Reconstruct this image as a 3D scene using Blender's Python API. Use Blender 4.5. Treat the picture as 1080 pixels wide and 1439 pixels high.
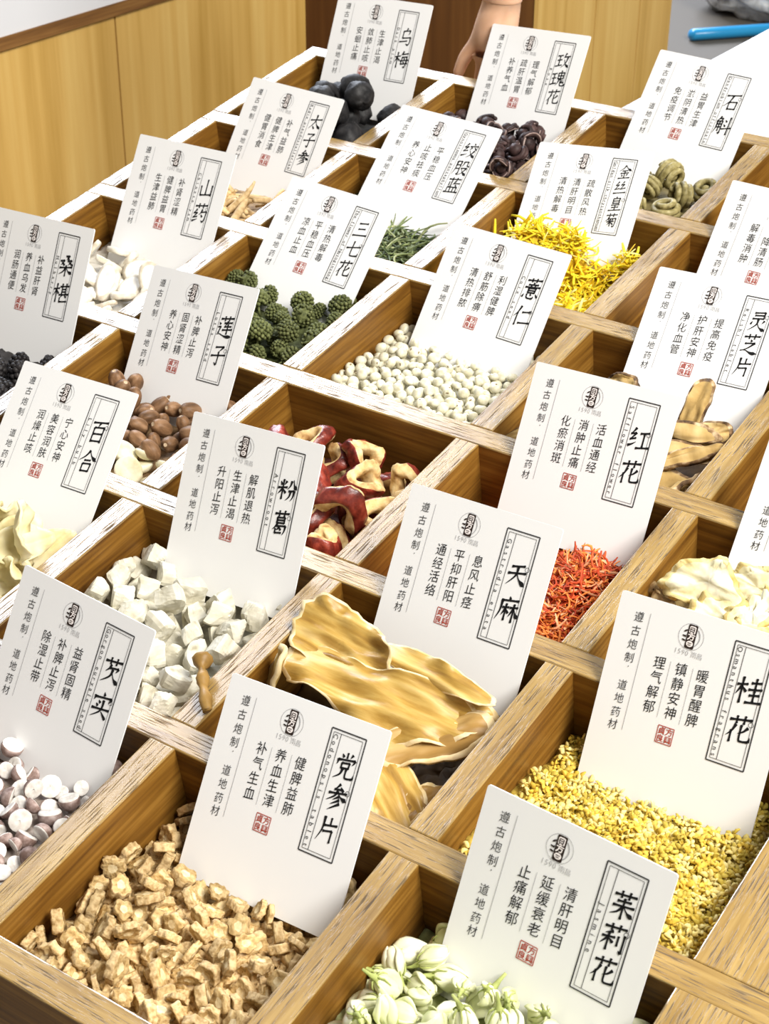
import bpy, bmesh, math, random
import numpy as np
from mathutils import Matrix, Vector, Euler, noise, Quaternion

for _o in list(bpy.data.objects):
    bpy.data.objects.remove(_o)
scene = bpy.context.scene
COL = scene.collection

# ---------------------------------------------------------------- units
# Everything is laid out in cells of the divided tray (1 cell = 14 cm); the tray stands on a 9 degree slope.
S = 0.14
LIFT = Vector((0, 0, 0.85))
TILT = Matrix.Rotation(math.radians(9), 4, 'X')


def tray(m):
    """tray frame (cells) -> world matrix (metres)"""
    w = TILT @ m
    w.translation = w.translation * S + LIFT
    return w


def level(m):
    """level frame (cells) -> world matrix (metres)"""
    w = m.copy()
    w.translation = w.translation * S + LIFT
    return w


# ---------------------------------------------------------------- camera
CR = np.array([[0.82560423, 0.55838177, -0.08116315],
               [0.29497736, -0.54974069, -0.78152002],
               [-0.48100522, 0.62128494, -0.61857822]])
CC = np.array([6.1616738, -1.76708898, 4.11633814])
FPX = 2343.1
cam = bpy.data.cameras.new('camera')
cam.sensor_fit = 'HORIZONTAL'
cam.sensor_width = 36
cam.lens = FPX / 1080 * 36
cam.clip_start = 0.02
cam.dof.use_dof = True
cam.dof.focus_distance = 6.4 * S
cam.dof.aperture_fstop = 45
camo = bpy.data.objects.new('camera', cam)
COL.objects.link(camo)
mc = Matrix(((CR[0][0], -CR[1][0], -CR[2][0], CC[0]),
             (CR[0][1], -CR[1][1], -CR[2][1], CC[1]),
             (CR[0][2], -CR[1][2], -CR[2][2], CC[2]),
             (0, 0, 0, 1)))
camo.matrix_world = tray(mc)
scene.camera = camo

# ---------------------------------------------------------------- light
world = bpy.data.worlds.new('world')
scene.world = world
world.use_nodes = True
bg = world.node_tree.nodes['Background']
bg.inputs[0].default_value = (1.0, 0.985, 0.96, 1)
bg.inputs[1].default_value = 0.21


def area(name, loc, target, sx, sy, power, col):
    l = bpy.data.lights.new(name, 'AREA')
    l.shape = 'RECTANGLE'
    l.size, l.size_y = sx * S, sy * S
    l.energy = power
    l.color = col
    o = bpy.data.objects.new(name, l)
    COL.objects.link(o)
    m = (Vector(target) - Vector(loc)).to_track_quat('-Z', 'Y').to_matrix().to_4x4()
    m.translation = Vector(loc)
    o.matrix_world = level(m)
    return o


# the shop window far behind on the left, and the ceiling panels over the viewer's right shoulder
area('window_light', (-20, 28, 21), (0, 28, 20.9), 32, 17, 620, (0.82, 0.88, 1.0))
area('ceiling_light', (13.5, 0.8, 12.5), (3, 3, 0), 7, 7, 88, (1.0, 0.965, 0.90))

scene.view_settings.view_transform = 'Standard'
scene.view_settings.look = 'None'
scene.view_settings.exposure = 0.22
scene.view_settings.gamma = 1.0
scene.view_settings.use_curve_mapping = False
scene.cycles.max_bounces = 6
scene.cycles.use_denoising = True

# ---------------------------------------------------------------- helpers


def project(p):
    q = CR @ (np.array(p) - CC)
    return FPX * q[0] / q[2] + 540, FPX * q[1] / q[2] + 719.5


def tag(o, label=None, cat=None, group=None, kind=None):
    if label: o['label'] = label
    if cat: o['category'] = cat
    if group: o['group'] = group
    if kind: o['kind'] = kind
    return o


class MB:
    """collects verts and faces (in cells); build() links them as one mesh object"""

    def __init__(self):
        self.v, self.f, self.m, self.s = [], [], [], []

    def add(self, verts, faces, mi=0, smooth=True):
        b = len(self.v)
        self.v += [tuple(p) for p in verts]
        for f in faces:
            self.f.append(tuple(i + b for i in f))
            self.m.append(mi)
            self.s.append(smooth)
        return self

    def box(self, a, b, mi=0, top=None):
        x0, y0, z0 = a
        x1, y1, z1 = b
        v = [(x0, y0, z0), (x1, y0, z0), (x1, y1, z0), (x0, y1, z0), (x0, y0, z1), (x1, y0, z1), (x1, y1, z1), (x0, y1, z1)]
        self.add(v, [(0, 3, 2, 1), (0, 1, 5, 4), (1, 2, 6, 5), (2, 3, 7, 6), (3, 0, 4, 7)], mi, False)
        self.add(v, [(4, 5, 6, 7)], mi if top is None else top, False)
        return self

    def board(self, a, b, bev=0.006, mi=0, top=1):
        """upright board with eased top edges"""
        x0, y0, z0 = a
        x1, y1, z1 = b
        e = bev
        v = []
        for z, d in ((z0, 0), (z1 - e, 0), (z1 - e * .3, e * .3), (z1, e)):
            v += [(x0 + d, y0 + d, z), (x1 - d, y0 + d, z), (x1 - d, y1 - d, z), (x0 + d, y1 - d, z)]
        f = [(0, 3, 2, 1)]
        for k in range(3):
            for i in range(4):
                j = (i + 1) % 4
                f.append((4 * k + i, 4 * k + j, 4 * k + 4 + j, 4 * k + 4 + i))
        self.add(v, f[:5], mi, False)
        self.add(v, f[5:] + [(12, 13, 14, 15)], top, False)
        return self

    def tube(self, path, rad, n=8, mi=0, cap=True, flat=1.0):
        P = [Vector(p) for p in path]
        if not hasattr(rad, '__len__'): rad = [rad] * len(P)
        verts, faces = [], []
        ref = Vector((0.13, 0.31, 0.94))
        for i, p in enumerate(P):
            t = (P[min(i + 1, len(P) - 1)] - P[max(i - 1, 0)]).normalized()
            a = t.cross(ref)
            if a.length < 1e-3: a = t.cross(Vector((1, 0, 0)))
            a.normalize()
            b = a.cross(t)
            ref = b
            for k in range(n):
                th = 2 * math.pi * k / n
                verts.append(p + a * (rad[i] * math.cos(th)) + b * (rad[i] * flat * math.sin(th)))
        for i in range(len(P) - 1):
            for k in range(n):
                l = (k + 1) % n
                faces.append((i * n + k, i * n + l, (i + 1) * n + l, (i + 1) * n + k))
        if cap:
            faces.append(tuple(range(n - 1, -1, -1)))
            faces.append(tuple((len(P) - 1) * n + k for k in range(n)))
        return self.add(verts, faces, mi)

    def ball(self, c, r, nu=14, nv=9, fn=None, mi=0, mfn=None):
        c = Vector(c)
        rx, ry, rz = r if hasattr(r, '__len__') else (r, r, r)
        verts, dirs, faces = [], [], []
        for j in range(nv + 1):
            ph = math.pi * j / nv
            for i in range(nu):
                th = 2 * math.pi * i / nu
                d = Vector((math.sin(ph) * math.cos(th), math.sin(ph) * math.sin(th), math.cos(ph)))
                k = fn(d) if fn else 1.0
                dirs.append(d)
                verts.append(c + Vector((d.x * rx, d.y * ry, d.z * rz)) * k)
        for j in range(nv):
            for i in range(nu):
                l = (i + 1) % nu
                q = (j * nu + i, (j + 1) * nu + i, (j + 1) * nu + l, j * nu + l)
                faces.append(q)
        if mfn:
            b = len(self.v)
            self.v += [tuple(p) for p in verts]
            for q in faces:
                d = (dirs[q[0]] + dirs[q[1]] + dirs[q[2]] + dirs[q[3]]) / 4
                self.f.append(tuple(i + b for i in q)); self.m.append(mfn(d)); self.s.append(True)
            return self
        return self.add(verts, faces, mi)

    def mesh(self, name, mats):
        me = bpy.data.meshes.new(name)
        me.from_pydata([(x * S, y * S, z * S) for x, y, z in self.v], [], self.f)
        for m in mats: me.materials.append(m)
        me.polygons.foreach_set('material_index', self.m)
        me.polygons.foreach_set('use_smooth', self.s)
        me.update()
        return me

    def build(self, name, mats, parent=None, M=None):
        return link(name, self.mesh(name, mats), parent, M)


def link(name, me, parent=None, M=None):
    o = bpy.data.objects.new(name, me)
    COL.objects.link(o)
    if parent: o.parent = parent
    elif M is not None: o.matrix_world = M
    return o


def empty(name, M):
    o = bpy.data.objects.new(name, None)
    o.empty_display_size = 0.02
    COL.objects.link(o)
    o.matrix_world = M
    return o


def T(x, y, z): return Matrix.Translation((x, y, z))
def RX(d): return Matrix.Rotation(math.radians(d), 4, 'X')
def RY(d): return Matrix.Rotation(math.radians(d), 4, 'Y')
def RZ(d): return Matrix.Rotation(math.radians(d), 4, 'Z')
def nz(p, f=1.0, seed=0): return noise.noise(Vector(p) * f + Vector((seed * 7.31, seed * 3.17, seed * 5.77)))


def catmull(pts, k=4, closed=False):
    P = [Vector(p) for p in pts]
    n = len(P)
    if n < 3 and not closed:
        return [P[0].lerp(P[-1], t / k) for t in range(k + 1)]
    out = []
    for i in range(n if closed else n - 1):
        if closed: a, b, c, d = P[i - 1], P[i], P[(i + 1) % n], P[(i + 2) % n]
        else: a, b, c, d = P[max(i - 1, 0)], P[i], P[i + 1], P[min(i + 2, n - 1)]
        for j in range(k):
            t = j / k
            out.append(0.5 * ((2 * b) + (c - a) * t + (2 * a - 5 * b + 4 * c - d) * t * t + (3 * b - a - 3 * c + d) * t ** 3))
    if not closed: out.append(P[-1])
    return out


# ---------------------------------------------------------------- materials


def new_mat(name):
    m = bpy.data.materials.new(name)
    m.use_nodes = True
    nt = m.node_tree
    return m, nt, nt.nodes['Principled BSDF']


def flat(name, col, rough=0.6, spec=0.3):
    m, nt, p = new_mat(name)
    p.inputs['Base Color'].default_value = (*col, 1)
    p.inputs['Roughness'].default_value = rough
    p.inputs['Specular IOR Level'].default_value = spec
    return m


def ramp(nt, stops):
    r = nt.nodes.new('ShaderNodeValToRGB')
    e = r.color_ramp.elements
    while len(e) < len(stops): e.new(0.5)
    for k, (pos, c) in zip(e, stops):
        k.position = pos
        k.color = (*c, 1)
    return r


def mottled(name, stops, scale=300.0, stretch=(1, 1, 1), rough=0.7, bump=0.3, detail=4.0, vary=0.15, spec=0.25, sub=0.0):
    """noise-coloured natural matter; every object of it differs a little in tone"""
    m, nt, p = new_mat(name)
    N, Lk = nt.nodes, nt.links
    tc = N.new('ShaderNodeTexCoord')
    mp = N.new('ShaderNodeMapping')
    mp.inputs['Scale'].default_value = stretch
    oi = N.new('ShaderNodeObjectInfo')
    off = N.new('ShaderNodeVectorMath'); off.operation = 'ADD'
    no = N.new('ShaderNodeTexNoise')
    no.inputs['Scale'].default_value = scale
    no.inputs['Detail'].default_value = detail
    r = ramp(nt, stops)
    Lk.new(tc.outputs['Object'], mp.inputs[0])
    Lk.new(mp.outputs[0], off.inputs[0])
    Lk.new(oi.outputs['Random'], off.inputs[1])
    Lk.new(off.outputs[0], no.inputs['Vector'])
    Lk.new(no.outputs['Fac'], r.inputs[0])
    hsv = N.new('ShaderNodeHueSaturation')
    mr = N.new('ShaderNodeMapRange')
    mr.inputs['To Min'].default_value = 1 - vary
    mr.inputs['To Max'].default_value = 1 + vary
    Lk.new(oi.outputs['Random'], mr.inputs['Value'])
    Lk.new(mr.outputs[0], hsv.inputs['Value'])
    Lk.new(r.outputs[0], hsv.inputs['Color'])
    Lk.new(hsv.outputs[0], p.inputs['Base Color'])
    if bump:
        b = N.new('ShaderNodeBump')
        b.inputs['Strength'].default_value = bump
        b.inputs['Distance'].default_value = 0.001
        Lk.new(no.outputs['Fac'], b.inputs['Height'])
        Lk.new(b.outputs[0], p.inputs['Normal'])
    p.inputs['Roughness'].default_value = rough
    p.inputs['Specular IOR Level'].default_value = spec
    if sub:
        p.inputs['Subsurface Weight'].default_value = sub
        p.inputs['Subsurface Radius'].default_value = (0.004, 0.003, 0.0015)
    return m


def wood(name, axis, light, mid, dark, pores=0.0, rough=0.4, spec=0.5, freq=1.0, pore_col=(0.055, 0.042, 0.035), bump=0.25):
    """straight-grained oak: fibres run along the given axis, dark open pores on top"""
    m, nt, p = new_mat(name)
    N, Lk = nt.nodes, nt.links
    tc = N.new('ShaderNodeTexCoord')

    def noise_at(across, along, detail=3.0, dist=0.0):
        mp = N.new('ShaderNodeMapping')
        sc = [across * freq] * 3
        sc[axis] = along * freq
        mp.inputs['Scale'].default_value = sc
        t = N.new('ShaderNodeTexNoise')
        t.inputs['Scale'].default_value = 1
        t.inputs['Detail'].default_value = detail
        t.inputs['Distortion'].default_value = dist
        Lk.new(tc.outputs['Object'], mp.inputs[0])
        Lk.new(mp.outputs[0], t.inputs['Vector'])
        return t
    a = noise_at(420, 16, 4, 0.3)
    b = noise_at(75, 8, 3, 0.6)
    mx = N.new('ShaderNodeMath'); mx.operation = 'MULTIPLY_ADD'
    mx.inputs[1].default_value = 0.5
    h = N.new('ShaderNodeMath'); h.operation = 'MULTIPLY'; h.inputs[1].default_value = 0.5
    Lk.new(b.outputs['Fac'], h.inputs[0])
    Lk.new(a.outputs['Fac'], mx.inputs[0])
    Lk.new(h.outputs[0], mx.inputs[2])
    r = ramp(nt, [(0.34, dark), (0.5, mid), (0.64, light)])
    Lk.new(mx.outputs[0], r.inputs[0])
    col = r.outputs[0]
    hgt = mx.outputs[0]
    if pores:
        q = noise_at(1350, 55, 2, 0.12)
        pr = ramp(nt, [(0.555, (0, 0, 0)), (0.64, (1, 1, 1))])
        Lk.new(q.outputs['Fac'], pr.inputs[0])
        ml = N.new('ShaderNodeMath'); ml.operation = 'MULTIPLY'; ml.inputs[1].default_value = pores
        Lk.new(pr.outputs[0], ml.inputs[0])
        mix = N.new('ShaderNodeMix'); mix.data_type = 'RGBA'
        Lk.new(ml.outputs[0], mix.inputs[0])
        Lk.new(col, mix.inputs[6])
        mix.inputs[7].default_value = (*pore_col, 1)
        col = mix.outputs[2]
        inv = N.new('ShaderNodeMath'); inv.operation = 'SUBTRACT'; inv.inputs[0].default_value = 1
        Lk.new(ml.outputs[0], inv.inputs[1])
        hgt = inv.outputs[0]
        mrr = N.new('ShaderNodeMapRange')
        mrr.inputs['To Min'].default_value = rough
        mrr.inputs['To Max'].default_value = 0.95
        Lk.new(ml.outputs[0], mrr.inputs['Value'])
        Lk.new(mrr.outputs[0], p.inputs['Roughness'])
        sp = N.new('ShaderNodeMapRange')
        sp.inputs['To Min'].default_value = spec
        sp.inputs['To Max'].default_value = 0.05
        Lk.new(ml.outputs[0], sp.inputs['Value'])
        Lk.new(sp.outputs[0], p.inputs['Specular IOR Level'])
    else:
        p.inputs['Roughness'].default_value = rough
        p.inputs['Specular IOR Level'].default_value = spec
    Lk.new(col, p.inputs['Base Color'])
    bm_ = N.new('ShaderNodeBump')
    bm_.inputs['Strength'].default_value = bump
    bm_.inputs['Distance'].default_value = 0.0006
    Lk.new(hgt, bm_.inputs['Height'])
    Lk.new(bm_.outputs[0], p.inputs['Normal'])
    return m


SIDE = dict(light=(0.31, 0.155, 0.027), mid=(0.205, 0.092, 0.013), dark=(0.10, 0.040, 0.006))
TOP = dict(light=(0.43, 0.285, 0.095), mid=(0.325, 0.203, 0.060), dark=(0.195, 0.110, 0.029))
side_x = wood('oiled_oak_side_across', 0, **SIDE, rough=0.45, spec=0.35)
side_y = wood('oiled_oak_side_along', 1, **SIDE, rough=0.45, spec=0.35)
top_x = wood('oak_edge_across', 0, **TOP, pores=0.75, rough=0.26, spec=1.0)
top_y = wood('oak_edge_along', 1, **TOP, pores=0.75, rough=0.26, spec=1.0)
panel_z = wood('honey_oak_panel', 2, (0.76, 0.52, 0.17), (0.68, 0.43, 0.12), (0.54, 0.32, 0.07), freq=0.16, rough=0.5, bump=0.03)
panel_shaded = wood('shaded_cabinet_panel', 2, (0.20, 0.085, 0.022), (0.14, 0.055, 0.014), (0.09, 0.034, 0.009), freq=0.2, rough=0.5, bump=0.03)  # cabinet wood again, the shade of its front put into the colour
trim_w = wood('dark_oak_trim', 1, (0.30, 0.15, 0.04), (0.22, 0.10, 0.025), (0.14, 0.06, 0.015), rough=0.5, bump=0.1)
white_top = flat('white_counter', (0.78, 0.80, 0.84), 0.5, 0.3)
grey_top = flat('grey_counter', (0.15, 0.135, 0.115), 0.6)
paper = flat('white_card', (0.84, 0.84, 0.84), 0.5, 0.25)
ink = flat('black_ink', (0.012, 0.012, 0.013), 0.7, 0.1)
ink_soft = flat('dark_grey_ink', (0.05, 0.05, 0.052), 0.7, 0.1)
ink_grey = flat('pale_grey_ink', (0.42, 0.42, 0.43), 0.7, 0.1)
ink_brown = flat('brown_black_ink', (0.035, 0.024, 0.02), 0.7, 0.1)
ink_red = flat('red_seal_ink', (0.42, 0.07, 0.045), 0.7, 0.1)
ink_pink = flat('pale_emblem_ink', (0.86, 0.80, 0.78), 0.7, 0.1)

# ---------------------------------------------------------------- the setting
HW, PY = 0.0555, 0.995          # half thickness of a board, row pitch
NX, NY = 5, 6
FLOOR_Z = -LIFT.z / S
fl = MB().box((-14, -9, FLOOR_Z - 0.2), (14, 24, FLOOR_Z)).build('floor', [flat('dull_floor', (0.32, 0.30, 0.27), 0.6)], None, level(Matrix()))
tag(fl, kind='structure')

# side counter on the left: honey coloured boards under a dark lip and a white top
m = MB()
yb = [-4.5, 3.48, 7.32, 9.81]
for a, b in zip(yb[:-1], yb[1:]):
    m.box((-3.2, a + 0.009, FLOOR_Z), (-3.0, b - 0.009, 0.41))
m.box((-7.0, -4.5, FLOOR_Z), (-3.15, 9.78, 0.41))
c = empty('side_counter', level(Matrix()))
tag(c, 'honey coloured wooden counter with a white top beyond the left edge of the tray', 'counter')
m.build('board_front', [panel_z], c)
MB().box((-7.1, -4.6, 0.41), (-2.965, 9.85, 0.505)).build('lip', [trim_w], c)
MB().box((-7.1, -4.6, 0.505), (-2.98, 9.84, 0.88)).build('counter_top', [white_top], c)

# cabinet standing behind the tray
c = empty('back_cabinet', level(Matrix()))
tag(c, 'honey wooden cabinet, its front coloured darker for shade, behind the back edge of the tray', 'cabinet')
MB().box((-7.0, 10.34, FLOOR_Z), (-0.94, 13.0, 0.70)).build('carcass', [panel_shaded], c)
m = MB()
for a, b in ((10.33, 11.39), (11.41, 12.3), (12.32, 13.02)):
    m.box((-0.94, a, FLOOR_Z), (-0.9, b, 0.70))
m.build('side_board', [panel_z], c)
# white table behind the tray on the right
c = empty('white_table', level(Matrix()))
tag(c, 'white table top behind the right back corner of the tray', 'table')
MB().box((2.03, 6.02, 0.80), (7.5, 13.0, 0.895)).build('table_top', [white_top], c)
for x, y in ((2.5, 6.4), (7.2, 6.4), (2.5, 12.6), (7.2, 12.6)):
    MB().box((x - .15, y - .15, FLOOR_Z), (x + .15, y + .15, 0.80)).build('leg', [trim_w], c)
# grey table further back
c = empty('grey_table', level(Matrix()))
tag(c, 'blurred grey table far behind the tray at the top right', 'table')
MB().box((-5.0, 13.4, -1.1), (1.9, 24.0, -1.0)).build('table_top', [grey_top], c)
MB().box((-4.5, 13.9, FLOOR_Z), (1.5, 23.5, -1.1)).build('pedestal', [grey_top], c)

# ---------------------------------------------------------------- the divided tray
tr = empty('divided_tray', tray(Matrix()))
tag(tr, 'sloping wooden display tray divided into square compartments', 'tray')
DEP = -0.52
for j in range(NY + 1):
    y = j * PY
    x1 = NX * 1.0 + 0.5
    MB().board((-HW, y - HW, DEP - 0.05), (x1, y + HW, 0), top=1).build('cross_board', [side_x, top_x], tr)
for i in range(NX + 1):
    for j in range(NY):
        w1 = i + HW if i < NX else NX + 0.5
        MB().board((i - HW, j * PY + HW, DEP - 0.05), (w1, (j + 1) * PY - HW, 0.001), top=1, bev=0.005).build('partition', [side_y, top_y], tr)
MB().box((-HW, -HW, DEP - 0.06), (NX + 0.5, NY * PY + HW, DEP)).build('tray_floor', [side_y], tr)
# stand under the tray
st = empty('tray_stand', level(Matrix()))
tag(st, 'dark wooden stand carrying the sloping tray', 'stand')
ca, sa = math.cos(math.radians(9)), math.sin(math.radians(9))
v = []
for x in (0.02, NX + 0.4):
    for y, z in ((0.05, DEP - 0.066), (NY * PY - 0.05, DEP - 0.066)):
        v.append((x, y * ca - z * sa, y * sa + z * ca))
vb = [(p[0], p[1], FLOOR_Z) for p in v]
MB().add(vb + v, [(0, 2, 3, 1), (4, 5, 7, 6), (0, 4, 6, 2), (1, 3, 7, 5), (0, 1, 5, 4), (2, 6, 7, 3)], 0, False).build('body', [trim_w], st)

# ---------------------------------------------------------------- lettering
_font = {}


def glyph(ch, bold=0.0):
    """outline of one printed character as a flat mesh, in an em square with its centre at the origin"""
    key = (ch, bold)
    if key in _font: return _font[key]
    cu = bpy.data.curves.new('glyph', 'FONT')
    cu.body = ch
    cu.resolution_u = 2
    cu.offset = bold
    o = bpy.data.objects.new('glyph', cu)
    COL.objects.link(o)
    dg = bpy.context.evaluated_depsgraph_get()
    me = bpy.data.meshes.new_from_object(o.evaluated_get(dg))
    vs = [(p.co.x, p.co.y) for p in me.vertices]
    fs = [tuple(p.vertices) for p in me.polygons]
    bpy.data.objects.remove(o)
    bpy.data.curves.remove(cu)
    bpy.data.meshes.remove(me)
    if ord(ch) > 0x2000 and vs:
        xs = [p[0] for p in vs]; ys = [p[1] for p in vs]
        k = 1.0 / 0.95
        cx, cy = (max(xs) + min(xs)) / 2, 0.36
        vs = [((p[0] - cx) * k, (p[1] - cy) * k) for p in vs]
    _font[key] = (vs, fs)
    return vs, fs


def stroke(pts, kind):
    """one brush stroke: an outline that swells and thins with the pressure of the brush"""
    P = catmull([(x, y, 0) for x, y in pts], 5)
    n = len(P)
    L = [0]
    for a, b in zip(P[:-1], P[1:]): L.append(L[-1] + (b - a).length)
    tot = max(L[-1], 1e-6)
    left, right = [], []
    for i, p in enumerate(P):
        t = L[i] / tot
        if kind == 't': w = 5.1 * (1 - t) ** 0.7 * (0.85 + 0.3 * math.exp(-t * 8)) + 0.6
        elif kind == 'n': w = (2.0 + 6.2 * math.exp(-((t - 0.78) / 0.24) ** 2)) * (1 if t < 0.8 else max(0.12, (1 - t) / 0.2))
        elif kind == 'd': w = 1.5 + 4.9 * t * (1 if t < 0.8 else 0.8)
        else: w = 3.4 + 1.8 * math.exp(-(t / 0.1) ** 2) + 1.5 * math.exp(-((1 - t) / 0.1) ** 2)
        d = (P[min(i + 1, n - 1)] - P[max(i - 1, 0)]).normalized()
        q = Vector((-d.y, d.x, 0)) * w
        left.append(p + q)
        right.append(p - q)
    d0 = (P[1] - P[0]).normalized() * 1.6
    d1 = (P[-1] - P[-2]).normalized() * (0.5 if kind in 'tn' else 2.0)
    vs = [P[0] - d0] + [v for pr in zip(left, right) for v in pr] + [P[-1] + d1]
    fs = [(0, 2, 1)]
    for i in range(n - 1):
        a = 1 + 2 * i
        fs.append((a, a + 1, a + 3, a + 2))
    fs.append((2 * n - 1, 2 * n, 2 * n + 1))
    return [(v.x / 100 - .5, .5 - v.y / 100) for v in vs], fs


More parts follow.
